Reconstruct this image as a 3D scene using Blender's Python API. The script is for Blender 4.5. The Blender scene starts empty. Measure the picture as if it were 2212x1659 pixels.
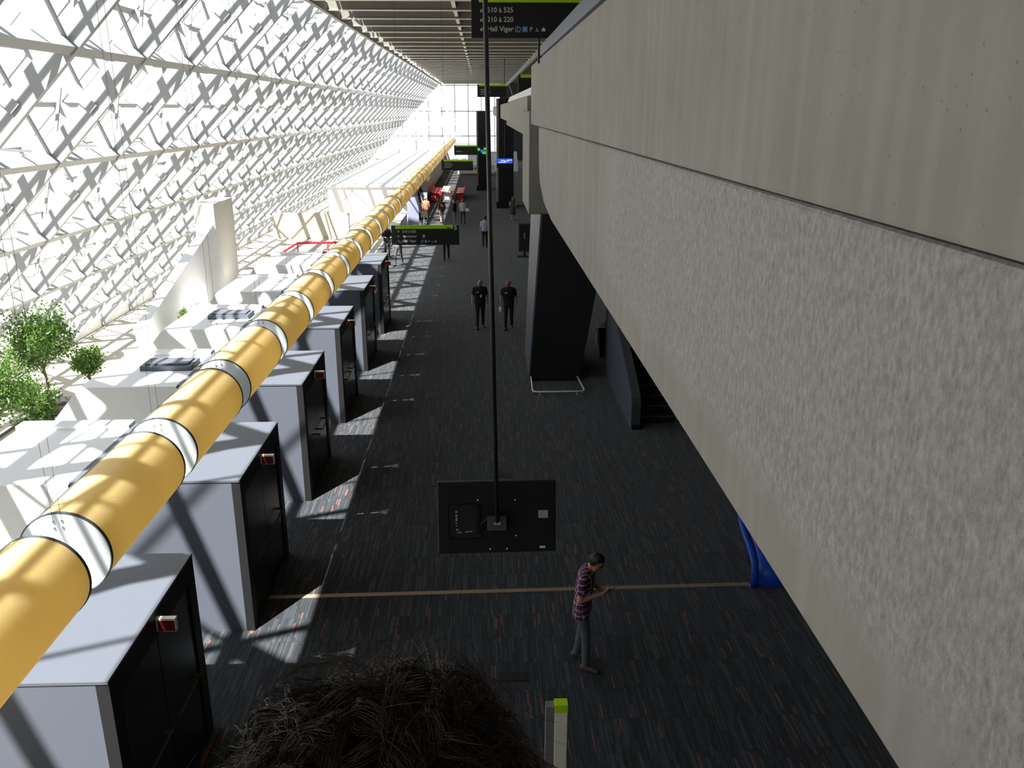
import bpy, bmesh, math, random
import numpy as np
from mathutils import Vector, Matrix
random.seed(7); np.random.seed(7)
S = bpy.context.scene
COL = S.collection
PI = math.pi

# ------------------------------------------------------------------ camera
FPX, CX, CY, H = 1850.0, 1106.0, 829.5, 7.35
TH = math.atan((CY-238)/FPX); PSI = math.atan((CX-1040)*math.cos(TH)/FPX)
FW = Vector((math.sin(PSI)*math.cos(TH), math.cos(PSI)*math.cos(TH), -math.sin(TH)))
RT = Vector((math.cos(PSI), -math.sin(PSI), 0)); UP = RT.cross(FW)
cam = bpy.data.cameras.new('camera'); camo = bpy.data.objects.new('camera', cam); COL.objects.link(camo)
cam.sensor_width = 36; cam.lens = 36*FPX/2212; cam.clip_start = 0.05; cam.clip_end = 1000
m3 = Matrix((RT, UP, -FW)).transposed()
camo.matrix_world = Matrix.Translation((0, 0, H)) @ m3.to_4x4()
S.camera = camo
# ------------------------------------------------------------------ light
w = bpy.data.worlds.new('sky'); S.world = w; w.use_nodes = True
bg = w.node_tree.nodes['Background']; bg.inputs[0].default_value = (0.86, 0.93, 1.0, 1); bg.inputs[1].default_value = 2.3
sun = bpy.data.lights.new('sun', 'SUN'); suno = bpy.data.objects.new('sun', sun); COL.objects.link(suno)
sun.energy = 30; sun.angle = math.radians(0.53); sun.color = (1.0, 0.96, 0.9)
suno.location = (-20, -40, 60)
suno.rotation_euler = Vector((.31, .52, -1.0)).to_track_quat('-Z', 'Y').to_euler()
vs = S.view_settings; vs.view_transform = 'Standard'; vs.look = 'None'; vs.gamma = 1; vs.use_curve_mapping = False
vs.exposure = -0.33

# ------------------------------------------------------------------ helpers
def tag(o, label=None, cat=None, group=None, kind=None):
    if label: o['label'] = label
    if cat: o['category'] = cat
    if group: o['group'] = group
    if kind: o['kind'] = kind
    return o
def empty(name, loc=(0, 0, 0), rz=0, parent=None):
    o = bpy.data.objects.new(name, None); COL.objects.link(o); o.location = loc; o.rotation_euler = (0, 0, rz)
    o.empty_display_size = .1
    if parent: o.parent = parent
    return o
def inst(name, mesh, parent=None, mat=None, loc=None):
    o = bpy.data.objects.new(name, mesh); COL.objects.link(o)
    if parent: o.parent = parent
    if mat is not None: o.matrix_local = mat
    if loc is not None: o.location = loc
    return o
class MB:
    def __init__(s): s.v = []; s.f = []; s.m = []; s.mi = 0
    def add(s, vs, fs):
        b = len(s.v); s.v += [tuple(p) for p in vs]; s.f += [tuple(b+i for i in f) for f in fs]; s.m += [s.mi]*len(fs); return s
    def box(s, x0, x1, y0, y1, z0, z1):
        return s.add([(x0,y0,z0),(x1,y0,z0),(x1,y1,z0),(x0,y1,z0),(x0,y0,z1),(x1,y0,z1),(x1,y1,z1),(x0,y1,z1)],
              [(0,3,2,1),(4,5,6,7),(0,1,5,4),(1,2,6,5),(2,3,7,6),(3,0,4,7)])
    def bar(s, p, q, wx, wy, ref=(0,0,1)):
        p = Vector(p); q = Vector(q); d = (q-p).normalized(); r = Vector(ref)
        a = d.cross(r)
        if a.length < 1e-4: a = d.cross(Vector((1,0,0)))
        a.normalize(); b = a.cross(d).normalized()
        vs = [e+a*(i*wx/2)+b*(j*wy/2) for e in (p, q) for i, j in ((-1,-1),(1,-1),(1,1),(-1,1))]
        return s.add(vs, [(0,3,2,1),(4,5,6,7),(0,1,5,4),(1,2,6,5),(2,3,7,6),(3,0,4,7)])
    def tube(s, pts, r, n=8, cap=True):
        pts = [Vector(p) for p in pts]; rs = r if isinstance(r, (list, tuple)) else [r]*len(pts)
        vs = []; fs = []; a0 = None
        for i, p in enumerate(pts):
            d = (pts[min(i+1, len(pts)-1)]-pts[max(i-1, 0)]).normalized()
            if a0 is None:
                a0 = d.cross(Vector((0,0,1)))
                if a0.length < .01: a0 = d.cross(Vector((1,0,0)))
            a = (a0 - d*a0.dot(d)).normalized(); a0 = a; b = d.cross(a)
            for k in range(n):
                t = 2*PI*k/n; vs.append(p+a*(math.cos(t)*rs[i])+b*(math.sin(t)*rs[i]))
        for i in range(len(pts)-1):
            for k in range(n):
                k2 = (k+1) % n; fs.append((i*n+k, i*n+k2, (i+1)*n+k2, (i+1)*n+k))
        if cap: fs.append(tuple(range(n-1, -1, -1))); fs.append(tuple((len(pts)-1)*n+k for k in range(n)))
        return s.add(vs, fs)
    def prism(s, poly, axis, a0, a1):
        # poly: list of 2D points; axis: 'x','y','z' extrusion axis
        def P(u, v, t): return {'x': (t,u,v), 'y': (u,t,v), 'z': (u,v,t)}[axis]
        n = len(poly); vs = [P(u,v,a0) for u,v in poly]+[P(u,v,a1) for u,v in poly]
        fs = [tuple(range(n)), tuple(range(2*n-1, n-1, -1))]+[(i, n+i, n+(i+1)%n, (i+1)%n) for i in range(n)]
        return s.add(vs, fs)
    def hexa(s, bot, top):
        return s.add(list(bot)+list(top), [(0,3,2,1),(4,5,6,7),(0,1,5,4),(1,2,6,5),(2,3,7,6),(3,0,4,7)])
    def ball(s, c, rx, ry, rz, nu=10, nv=7):
        vs = [(c[0],c[1],c[2]-rz)]; fs = []
        for j in range(1, nv):
            t = PI*j/nv-PI/2
            for i in range(nu):
                a = 2*PI*i/nu; vs.append((c[0]+rx*math.cos(t)*math.cos(a), c[1]+ry*math.cos(t)*math.sin(a), c[2]+rz*math.sin(t)))
        vs.append((c[0],c[1],c[2]+rz)); L = len(vs)-1
        for i in range(nu): fs.append((0, 1+(i+1)%nu, 1+i))
        for j in range(nv-2):
            for i in range(nu):
                a = 1+j*nu+i; b = 1+j*nu+(i+1)%nu; fs.append((a, b, b+nu, a+nu))
        for i in range(nu): fs.append((L, 1+(nv-2)*nu+i, 1+(nv-2)*nu+(i+1)%nu))
        return s.add(vs, fs)
    def mesh(s, name, mats, smooth=False, fix=True):
        me = bpy.data.meshes.new(name); me.from_pydata(s.v, [], s.f)
        for m in (mats if isinstance(mats, (list, tuple)) else [mats]): me.materials.append(m)
        me.polygons.foreach_set('material_index', s.m)
        if fix:
            bm = bmesh.new(); bm.from_mesh(me); bmesh.ops.recalc_face_normals(bm, faces=bm.faces); bm.to_mesh(me); bm.free()
        if smooth:
            me.polygons.foreach_set('use_smooth', [True]*len(me.polygons))
        me.update(); return me
    def obj(s, name, mats, parent=None, smooth=False, fix=True, bevel=0, loc=None):
        o = inst(name, s.mesh(name, mats, smooth, fix), parent, loc=loc)
        if bevel:
            b = o.modifiers.new('bevel', 'BEVEL'); b.width = bevel; b.segments = 2; b.limit_method = 'ANGLE'
        return o
def struct(o): o['kind'] = 'structure'; return o
def smooth_by_angle(o, ang=40):
    me = o.data; me.polygons.foreach_set('use_smooth', [True]*len(me.polygons))
    try: me.set_sharp_from_angle(angle=math.radians(ang))
    except Exception: pass

# ------------------------------------------------------------------ materials
class NT:
    def __init__(s, name):
        s.m = bpy.data.materials.new(name); s.m.use_nodes = True; s.t = s.m.node_tree; s.n = s.t.nodes
        s.b = s.n['Principled BSDF']; s.out = s.n['Material Output']
    def new(s, typ, **kw):
        n = s.n.new(typ)
        for k, v in kw.items():
            if k.startswith('i_'):
                key = k[2:]; key = int(key) if key.isdigit() else key.replace('_', ' ')
                n.inputs[key].default_value = v
            else: setattr(n, k, v)
        return n
    def link(s, a, b): s.t.links.new(a, b)
    def math(s, op, a, b=None, c=None):
        n = s.new('ShaderNodeMath', operation=op)
        for i, x in enumerate((a, b, c)):
            if x is None: continue
            if isinstance(x, (int, float)): n.inputs[i].default_value = x
            else: s.link(x, n.inputs[i])
        return n.outputs[0]
    def mix(s, fac, a, b):
        n = s.new('ShaderNodeMix', data_type='RGBA')
        for i, x in ((0, fac), (6, a), (7, b)):
            if isinstance(x, (int, float)): n.inputs[i].default_value = x
            elif isinstance(x, tuple): n.inputs[i].default_value = x if len(x) == 4 else x+(1,)
            else: s.link(x, n.inputs[i])
        return n.outputs[2]
    def col(s, x): s.link(x, s.b.inputs['Base Color'])
def plain(name, col, rough=.6, metal=0, spec=.4, noise=0.08, scale=6):
    t = NT(name); t.b.inputs['Roughness'].default_value = rough; t.b.inputs['Metallic'].default_value = metal
    t.b.inputs['Specular IOR Level'].default_value = spec
    tc = t.new('ShaderNodeTexCoord'); nz = t.new('ShaderNodeTexNoise', i_Scale=scale, i_Detail=4)
    t.link(tc.outputs['Object'], nz.inputs['Vector'])
    a = tuple(max(0, c*(1-noise)) for c in col); b = tuple(min(1, c*(1+noise)) for c in col)
    t.col(t.mix(nz.outputs[0], a, b)); return t.m
def emit(name, col, st):
    t = NT(name); t.b.inputs['Base Color'].default_value = col+(1,); t.b.inputs['Emission Color'].default_value = col+(1,)
    t.b.inputs['Emission Strength'].default_value = st; return t.m

def mat_concrete(name, rough_panel=False):
    t = NT(name); g = t.new('ShaderNodeNewGeometry'); pos = g.outputs['Position']
    sep = t.new('ShaderNodeSeparateXYZ'); t.link(pos, sep.inputs[0]); X, Y, Z = sep.outputs
    n1 = t.new('ShaderNodeTexNoise', i_Scale=1.3, i_Detail=6, i_Roughness=.6); t.link(pos, n1.inputs['Vector'])
    mp = t.new('ShaderNodeMapping'); mp.inputs['Scale'].default_value = (5, 5, .25); t.link(pos, mp.inputs[0])
    n2 = t.new('ShaderNodeTexNoise', i_Scale=1.6, i_Detail=4); t.link(mp.outputs[0], n2.inputs['Vector'])
    n3 = t.new('ShaderNodeTexNoise', i_Scale=70, i_Detail=3, i_Roughness=.7); t.link(pos, n3.inputs['Vector'])
    c = t.mix(n1.outputs[0], (.20, .187, .166), (.30, .284, .256))
    st = t.new('ShaderNodeMapRange', i_1=.45, i_2=.72, i_3=0, i_4=.45); t.link(n2.outputs[0], st.inputs[0])
    c = t.mix(st.outputs[0], c, (.33, .317, .295))
    v = t.new('ShaderNodeTexVoronoi', i_Scale=22); t.link(pos, v.inputs['Vector'])
    pit = t.math('LESS_THAN', v.outputs['Distance'], .10)
    vr = t.new('ShaderNodeTexWhiteNoise'); t.link(v.outputs['Position'], vr.inputs['Vector'])
    pit = t.math('MULTIPLY', pit, t.math('GREATER_THAN', vr.outputs[0], .35))
    c = t.mix(t.math('MULTIPLY', pit, .55), c, (.12, .11, .10))
    h = t.math('MULTIPLY', n3.outputs[0], .25)
    if rough_panel:
        # bush-hammered field with a smooth cast margin
        wob = t.math('MULTIPLY', t.math('SUBTRACT', n1.outputs[0], .5), .7)
        my = t.new('ShaderNodeMapRange', i_1=8.6, i_2=7.6, i_3=0, i_4=1); t.link(t.math('ADD', Y, wob), my.inputs[0])
        mz = t.new('ShaderNodeMapRange', i_1=5.78, i_2=5.95, i_3=0, i_4=1); t.link(t.math('ADD', Z, t.math('MULTIPLY', wob, .3)), mz.inputs[0])
        mk = t.math('MULTIPLY', my.outputs[0], mz.outputs[0])
        mp2 = t.new('ShaderNodeMapping'); mp2.inputs['Scale'].default_value = (1, 1, .55); t.link(pos, mp2.inputs[0])
        nr = t.new('ShaderNodeTexNoise', i_Scale=42, i_Detail=6, i_Roughness=.75); t.link(mp2.outputs[0], nr.inputs['Vector'])
        sp = t.new('ShaderNodeMapRange', i_1=.35, i_2=.65, i_3=0, i_4=1); t.link(nr.outputs[0], sp.inputs[0])
        rc = t.mix(sp.outputs[0], (.225, .211, .195), (.45, .432, .412))
        c = t.mix(t.math('MULTIPLY', mk, .75), c, rc)
        h = t.math('ADD', h, t.math('MULTIPLY', t.math('MULTIPLY', nr.outputs[0], mk), 1.5))
    bp = t.new('ShaderNodeBump', i_Strength=.6, i_Distance=.012); t.link(h, bp.inputs['Height']); t.link(bp.outputs[0], t.b.inputs['Normal'])
    t.b.inputs['Roughness'].default_value = .9; t.b.inputs['Specular IOR Level'].default_value = .2
    t.col(c); return t.m

def mat_carpet():
    t = NT('carpet'); g = t.new('ShaderNodeNewGeometry'); sep = t.new('ShaderNodeSeparateXYZ'); t.link(g.outputs['Position'], sep.inputs[0])
    X, Y, _ = sep.outputs
    row = t.math('FLOOR', t.math('DIVIDE', Y, .6))
    colt = t.math('FLOOR', t.math('DIVIDE', X, .6))
    ro = t.new('ShaderNodeTexWhiteNoise', noise_dimensions='2D'); cv = t.new('ShaderNodeCombineXYZ'); t.link(row, cv.inputs[0]); t.link(colt, cv.inputs[1]); t.link(cv.outputs[0], ro.inputs['Vector'])
    xs = t.math('FLOOR', t.math('DIVIDE', t.math('ADD', X, t.math('MULTIPLY', ro.outputs[0], 7)), .022))
    def cells(length, off):
        sh = t.new('ShaderNodeTexWhiteNoise', noise_dimensions='1D'); t.link(t.math('ADD', xs, off), sh.inputs['W'])
        ys = t.math('FLOOR', t.math('ADD', t.math('DIVIDE', Y, length), t.math('MULTIPLY', sh.outputs[0], 9)))
        c = t.new('ShaderNodeCombineXYZ'); t.link(xs, c.inputs[0]); t.link(ys, c.inputs[1]); c.inputs[2].default_value = off
        r = t.new('ShaderNodeTexWhiteNoise'); t.link(c.outputs[0], r.inputs['Vector']); return r.outputs[0]
    a = cells(.75, 3.3)
    rp = t.new('ShaderNodeValToRGB'); e = rp.color_ramp.elements; rp.color_ramp.interpolation = 'CONSTANT'
    e[0].color = (.010, .012, .017, 1); e[1].position = .3; e[1].color = (.024, .030, .040, 1)
    for p, c in ((.5, (.017, .020, .032)), (.66, (.032, .040, .046)), (.8, (.014, .022, .024)), (.91, (.052, .056, .057))):
        x = e.new(p); x.color = c+(1,)
    t.link(a, rp.inputs[0])
    b = cells(.30, 8.1); red = t.math('GREATER_THAN', b, .982)
    c = t.mix(red, rp.outputs[0], (.16, .058, .046))
    # a pale fleck in the pile
    f = t.new('ShaderNodeTexNoise', i_Scale=260, i_Detail=1); t.link(g.outputs['Position'], f.inputs['Vector'])
    c = t.mix(t.math('MULTIPLY', f.outputs[0], .25), c, (.07, .07, .068))
    bp = t.new('ShaderNodeBump', i_Strength=.3, i_Distance=.004); t.link(f.outputs[0], bp.inputs['Height']); t.link(bp.outputs[0], t.b.inputs['Normal'])
    t.b.inputs['Roughness'].default_value = .95; t.b.inputs['Specular IOR Level'].default_value = .1
    t.b.inputs['Sheen Weight'].default_value = .15
    t.col(c); return t.m

def mat_glass():
    t = NT('pane_glass'); tr = t.new('ShaderNodeBsdfTransparent'); tr.inputs[0].default_value = (.95, .97, .97, 1)
    gl = t.new('ShaderNodeBsdfGlossy', i_Roughness=.05); gl.inputs[0].default_value = (1, 1, 1, 1)
    mx = t.new('ShaderNodeMixShader', i_0=.06); t.link(tr.outputs[0], mx.inputs[1]); t.link(gl.outputs[0], mx.inputs[2])
    t.link(mx.outputs[0], t.out.inputs['Surface']); return t.m

def mat_leaf():
    t = NT('leaf'); oi = t.new('ShaderNodeTexNoise', i_Scale=9.0, i_Detail=2); tc = t.new('ShaderNodeTexCoord'); t.link(tc.outputs['Object'], oi.inputs['Vector'])
    t.col(t.mix(oi.outputs[0], (.025, .085, .012), (.12, .22, .035))); t.b.inputs['Roughness'].default_value = .45
    tl = t.new('ShaderNodeBsdfTranslucent'); tl.inputs[0].default_value = (.16, .28, .04, 1)
    mx = t.new('ShaderNodeMixShader', i_0=.3); t.link(t.b.outputs[0], mx.inputs[1]); t.link(tl.outputs[0], mx.inputs[2]); t.link(mx.outputs[0], t.out.inputs['Surface'])
    return t.m

def mat_plaid():
    t = NT('plaid_shirt'); tc = t.new('ShaderNodeTexCoord'); sep = t.new('ShaderNodeSeparateXYZ'); t.link(tc.outputs['Object'], sep.inputs[0])
    u = t.math('ADD', sep.outputs[0], t.math('MULTIPLY', sep.outputs[1], .8)); v = sep.outputs[2]
    def stripe(c, per, off, wd):
        f = t.math('FRACT', t.math('ADD', t.math('DIVIDE', c, per), off)); return t.math('LESS_THAN', f, wd)
    base = (.10, .022, .062)
    c = t.mix(t.math('MULTIPLY', stripe(u, .085, 0, .45), .7), base, (.035, .012, .045))
    c = t.mix(t.math('MULTIPLY', stripe(v, .085, .2, .45), .6), c, (.03, .012, .06))
    c = t.mix(t.math('MULTIPLY', stripe(u, .085, .3, .16), .55), c, (.75, .6, .68))
    c = t.mix(t.math('MULTIPLY', stripe(v, .085, .6, .16), .55), c, (.75, .6, .68))
    c = t.mix(t.math('MULTIPLY', stripe(u, .085, .72, .08), .6), c, (.5, .05, .12))
    t.col(c); t.b.inputs['Roughness'].default_value = .85; return t.m

def mat_ceiling():
    t = NT('ceiling_deck'); g = t.new('ShaderNodeNewGeometry'); n = t.new('ShaderNodeTexNoise', i_Scale=1.6, i_Detail=6); t.link(g.outputs['Position'], n.inputs['Vector'])
    t.col(t.mix(n.outputs[0], (.11, .104, .09), (.20, .192, .17))); t.b.inputs['Roughness'].default_value = .9; return t.m

M = {}
M['concrete'] = mat_concrete('concrete'); M['concrete_rough'] = mat_concrete('bush_hammered_concrete', True)
M['carpet'] = mat_carpet(); M['glass'] = mat_glass(); M['leaf'] = mat_leaf(); M['plaid'] = mat_plaid(); M['ceiling'] = mat_ceiling()
M['steel'] = plain('white_painted_steel', (.30, .308, .316), .45)
M['rib'] = plain('grey_painted_steel', (.20, .192, .17), .6)
M['paint'] = plain('grey_lavender_paint', (.080, .090, .115), .5, noise=.03)
M['white'] = plain('white_paint', (.80, .80, .80), .55, noise=.03)
M['cream'] = plain('cream_paint', (.72, .70, .62), .6)
M['black'] = plain('black_laminate', (.012, .012, .013), .55, spec=.3)
M['blackm'] = plain('matte_black_metal', (.015, .016, .018), .4)
M['tv'] = plain('black_plastic', (.010, .011, .012), .5, spec=.3)
M['door'] = plain('dark_door_leaf', (.016, .016, .017), .28)
M['bronze'] = plain('bronze', (.20, .14, .08), .35, .8)
M['brass'] = plain('brushed_bronze_strip', (.30, .22, .15), .5, .3)
M['chrome'] = plain('chrome', (.7, .72, .74), .2, 1)
M['yellow'] = plain('yellow_vinyl', (.84, .56, .20), .33, noise=.05, scale=2)
M['tubewhite'] = plain('white_vinyl', (.80, .83, .84), .35, noise=.02)
_t = NT('yellow_vinyl_glow'); _tc = _t.new('ShaderNodeTexCoord'); _nz = _t.new('ShaderNodeTexNoise', i_Scale=2, i_Detail=4); _t.link(_tc.outputs['Object'], _nz.inputs['Vector'])
_c = _t.mix(_nz.outputs[0], (.93, .74, .36), (.96, .79, .40)); _t.col(_c); _t.b.inputs['Roughness'].default_value = .33
_tr = _t.new('ShaderNodeBsdfTranslucent'); _t.link(_c, _tr.inputs[0]); _mx = _t.new('ShaderNodeMixShader', i_0=.5); _t.link(_t.b.outputs[0], _mx.inputs[1]); _t.link(_tr.outputs[0], _mx.inputs[2]); _t.link(_mx.outputs[0], _t.out.inputs['Surface']); M['yellow'] = _t.m
M['rubber'] = plain('dark_seam', (.06, .075, .09), .5)
M['lime'] = plain('lime_green', (.42, .72, .0), .5, noise=.03)
M['signblk'] = plain('sign_black', (.011, .013, .014), .45)
M['signwht'] = plain('sign_lettering', (.62, .62, .60), .6, noise=.02)
M['signblue'] = plain('sign_blue', (.10, .22, .60), .5)
M['stone'] = plain('beige_stone', (.40, .365, .295), .7, scale=1.2)
M['paving'] = plain('pale_paving', (.55, .54, .52), .9, scale=.4)
M['soil'] = plain('dark_soil', (.03, .026, .022), .95, scale=20)
M['trough'] = plain('dark_concrete', (.17, .165, .16), .85)
M['bark'] = plain('bark', (.16, .12, .08), .9, scale=30)
M['red'] = plain('red_paint', (.62, .03, .045), .4)
M['blue'] = plain('blue_plastic', (.012, .075, .52), .35)
M['skin'] = plain('skin', (.50, .27, .19), .55, noise=.05); M['skin2'] = plain('tanned_skin', (.36, .17, .12), .55, noise=.05)
M['hair'] = plain('dark_brown_hair', (.022, .016, .012), .5); M['greyhair'] = plain('grey_hair', (.20, .18, .17), .6)
M['blond'] = plain('light_brown_hair', (.22, .13, .07), .6)
M['cblack'] = plain('black_cloth', (.010, .010, .013), .85); M['cnavy'] = plain('dark_navy_cloth', (.014, .016, .026), .85)
M['jeans'] = plain('grey_blue_jeans', (.10, .115, .135), .85, noise=.35, scale=14)
M['leather'] = plain('brown_leather', (.10, .055, .03), .5); M['shoe'] = plain('black_shoe', (.012, .011, .011), .4)
M['cgrey'] = plain('grey_cloth', (.16, .16, .17), .85); M['cdgrey'] = plain('dark_grey_cloth', (.06, .06, .065), .85)
M['clav'] = plain('lavender_cloth', (.36, .39, .56), .8); M['corange'] = plain('rust_cloth', (.50, .19, .08), .8)
M['cbeige'] = plain('beige_cloth', (.45, .38, .30), .8); M['cbrown'] = plain('brown_cloth', (.11, .055, .035), .8)
M['cred'] = plain('red_cloth', (.65, .03, .06), .8); M['cwhite'] = plain('white_cloth', (.78, .78, .76), .8)
M['screenblue'] = emit('lit_blue_screen', (.03, .10, .75), 1.2); M['screenwhite'] = emit('lit_white_screen', (.65, .75, 1.0), 1.0); M['screengreen'] = emit('lit_green_screen', (.05, .6, .08), .8)
M['exit'] = plain('exit_sign_red', (.14, .012, .014), .5); M['exitlamp'] = plain('exit_sign_housing', (.85, .82, .74), .4)
M['sticker'] = plain('grey_sticker', (.38, .38, .40), .6); M['brick'] = plain('far_brick', (.45, .25, .19), .9)
M['farwhite'] = plain('far_stucco', (.6, .58, .54), .9); M['fargl'] = plain('far_window', (.12, .15, .18), .2)

# ------------------------------------------------------------------ setting
YB, YE = -10.0, 136.0
X0, Z0, DX, DZ = -6.01, 11.09, -2.567, -2.573   # glazed slope: inner grid line k at (X0+DX*k, Z0+DZ*k)
RY0, RS = 0.246-3.905*2, 3.905                    # rafters along Y
NR = int((YE-RY0)/RS)+1
fl = struct(MB().box(-5.8, 12, YB, YE, -.3, 0).obj('floor', M['carpet']))
me = MB().box(0, .597, 0, .597, 0, .004).mesh('carpet_tile', M['carpet'])
tiles = []
for j in range(9, 60):
    for i in range(-10, 8):
        x, y = i*.6, j*.6
        if x < -5.4 or x > 4.2: continue
        # keep what the hall floor in view shows nearest
        q = Vector((x+.3, y+.3, -H)); d = q.dot(FW)
        px = CX+FPX*q.dot(RT)/d; py = CY-FPX*q.dot(UP)/d
        if -40 < px < 2000 and py < 1720 and not (px > 1150+ (py-400)*.64): tiles.append((d, x, y))
tiles.sort()
for d, x, y in tiles[:300]: inst('carpet_tile', me, fl, loc=(x, y, 0))
struct(MB().box(-11.6, -5.8, YB, YE, -.3, -.002).obj('floor_stone', M['stone']))
struct(MB().box(-26, -11.4, YB, YE, -4.4, -4.1).obj('floor_lower', M['stone']))
struct(MB().box(-11.6, -11.4, YB, YE, -4.1, -.3).obj('wall_void', M['white']))
struct(MB().box(-190, -26, -90, 300, -4.7, -4.35).obj('ground_outside', M['paving']))
# bronze expansion joint in the carpet
struct(MB().box(-3.42, 4.3, 12.02, 12.12, .001, .010).obj('trim_1', M['brass'], None))
bpy.data.objects['trim_1'].rotation_euler = (0, 0, .018); bpy.data.objects['trim_1'].location = (.2, 0.0, 0)

# ceiling with ribs
ceil = struct(MB().box(-5.5, 3.7, YB, YE, Z0+.45, Z0+.75).obj('ceiling', M['ceiling']))
rm = MB().box(X0+.1, 3.7, -.06, .06, -.02, .45).mesh('ceiling_rib', M['rib']); rf = MB().box(X0+.1, 3.7, -.12, .12, -.05, -.02).mesh('rib_flange', M['cream'])
y = YB+.7
while y < YE:
    r_ = inst('ceiling_rib', rm, ceil, loc=(0, y, Z0)); inst('rib_flange', rf, r_); y += 3.26
MB().box(X0-.08, X0+.08, YB, YE, Z0-.12, Z0+.25).obj('edge_beam', M['rib'], ceil)
struct(MB().box(-1.09, -.94, YB, YE, Z0+.05, Z0+.2).obj('trim_2', M['cream']))
struct(MB().box(3.7, 3.9, YB, YE, Z0-.35, Z0+.75).obj('trim_3', M['rib']))
ch = struct(MB().box(3.9, 12, YB, YE, Z0+.9, Z0+1.1).obj('ceiling_upper', M['ceiling']))
rm2 = MB().box(3.9, 12, -.15, .15, -.1, .9).mesh('ceiling_rib', M['rib'])
for k in range(28): inst('ceiling_rib', rm2, ch, loc=(0, YB+1+5*k, Z0))
struct(MB().box(12, 12.3, YB, YE, 0, 13).obj('wall_right', M['concrete']))
struct(MB().box(-26, 12.3, YB-.3, YB, -4.1, 13).obj('wall_back', M['concrete']))
# upper level slab behind the concrete parapets
struct(MB().box(1.9, 12, YB, 112, 6.3, 6.75).obj('floor_upper', M['concrete']))
struct(MB().box(-1.25, 1.14, YB, 1.55, 4.95, 5.2).obj('floor_landing', M['concrete']))

# ---- glazed space frame on the left
wl = struct(empty('wall_left'))
def PN(k, y, dep=0): return Vector((X0+DX*k-dep*.7071, y, Z0+DZ*k+dep*.7071))
UPS = (PN(0, 0)-PN(1, 0)).normalized(); NRM = Vector((-.7071, 0, .7071))
NK = 6; DEP = 2.3
kk = [0, 1, 2, 3, 4, 5, 6]
ys = [RY0+RS*i for i in range(NR)]
L = (PN(0, 0)-PN(NK+.12, 0)).length
mc = (PN(0, 0)+PN(NK+.12, 0))/2
def along(pm, d, sx, ln):  # matrix placing a unit x-long bar
    pass
raf = MB().bar(PN(-.02, 0, .27), PN(NK+.12, 0, .27), .155, .54, NRM).mesh('rafter', M['steel'])
oraf = MB().bar(PN(-.7, 0, DEP), PN(NK+.6, 0, DEP), .10, .2, NRM).mesh('outer_rafter', M['steel'])
for y in ys:
    inst('rafter', raf, wl, loc=(0, y, 0)); inst('outer_rafter', oraf, wl, loc=(0, y, 0))
for k in kk:
    if k: MB().bar(PN(k, YB, .2), PN(k, YE, .2), .22, .34, NRM).obj('purlin', M['steel'], wl)
for k in (-.5, 0, .5, 1, 1.5, 2, 2.5, 3, 3.5, 4, 4.5, 5, 5.5, 6, 6.5):
    b = .19 if k == int(k) else .09
    MB().bar(PN(k, YB, DEP), PN(k, YE, DEP), b, b, NRM).obj('outer_purlin', M['steel'], wl)
mull = MB().bar(PN(-.7, 0, DEP+.1), PN(NK+.6, 0, DEP+.1), .05, .07, NRM).mesh('mullion', M['steel'])
for y in ys:
    for f in (1/3, 2/3): inst('mullion', mull, wl, loc=(0, y+RS*f, 0))
def limited(name, segs, wx, wy, ref, n=300):
    """the n members that show largest become parts, the rest one joined part"""
    def key(s):
        q = (s[0]+s[1])/2-Vector((0, 0, H)); d = q.dot(FW)
        if d < 1: return 1e9
        px = CX+FPX*q.dot(RT)/d; py = CY-FPX*q.dot(UP)/d
        return d if (-120 < px < 2300 and -160 < py < 1700) else 500+abs(d)
    segs = sorted(segs, key=key); cache = {}
    for p, q in segs[:n]:
        d = q-p; k = tuple(round(c, 3) for c in d)
        if k not in cache: cache[k] = MB().bar((0, 0, 0), d, wx, wy, ref).mesh(name, M['steel'])
        inst(name, cache[k], wl, loc=p)
    b = MB()
    for p, q in segs[n:]: b.bar(p, q, wx, wy, ref)
    if b.v: tag(b.obj(name+'_rows', M['steel'], wl, fix=False), kind='stuff')
posts = []; webs = []
for y in ys:
    for k in kk:
        posts.append((PN(k, y, .3), PN(k, y, DEP)))
        if k < NK: posts.append((PN(k+.5, y, .2), PN(k+.5, y, DEP)))
        for sk in (-.5, .5):
            for sy in (-1, 1):
                if k+sk < -.5 or k+sk > NK: continue
                webs.append((PN(k, y, .2), PN(k+sk, y+sy*RS/2, DEP)))
limited('strut', posts, .28, .24, (0, 1, 0))
limited('brace', webs, .07, .07, (0, 0, 1))
pan = MB().add([PN(0, .03, 0), PN(0, RS-.03, 0), PN(1, RS-.03, 0), PN(1, .03, 0)], [(0, 1, 2, 3)]).mesh('window_pane', M['glass'], fix=False)
cnt = 0; b = MB()
order = sorted([(abs(y-20), y, k) for y in ys for k in (-.55, .45, 1.45, 2.45, 3.45, 4.45, 5.45)])
for _, y, k in order:
    off = PN(k, y, DEP+.14)-PN(0, 0)
    if cnt < 290: inst('window_pane', pan, wl, loc=off); cnt += 1
    else: b.add([PN(k, y+.03, DEP+.14), PN(k, y+RS-.03, DEP+.14), PN(k+1, y+RS-.03, DEP+.14), PN(k+1, y+.03, DEP+.14)], [(0, 1, 2, 3)])
if b.v: tag(b.obj('window_pane_rows', M['glass'], wl, fix=False), kind='stuff')
# roof strip closing the slope to the ceiling
# kerb at the foot of the slope
MB().box(-23.0, -21.2, YB, YE, -4.2, -3.6).obj('kerb', M['white'], wl)
struct(MB().box(2.75, 12, YE-.3, YE-.05, 0, 13).obj('wall_end_right', M['cdgrey']))
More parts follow.
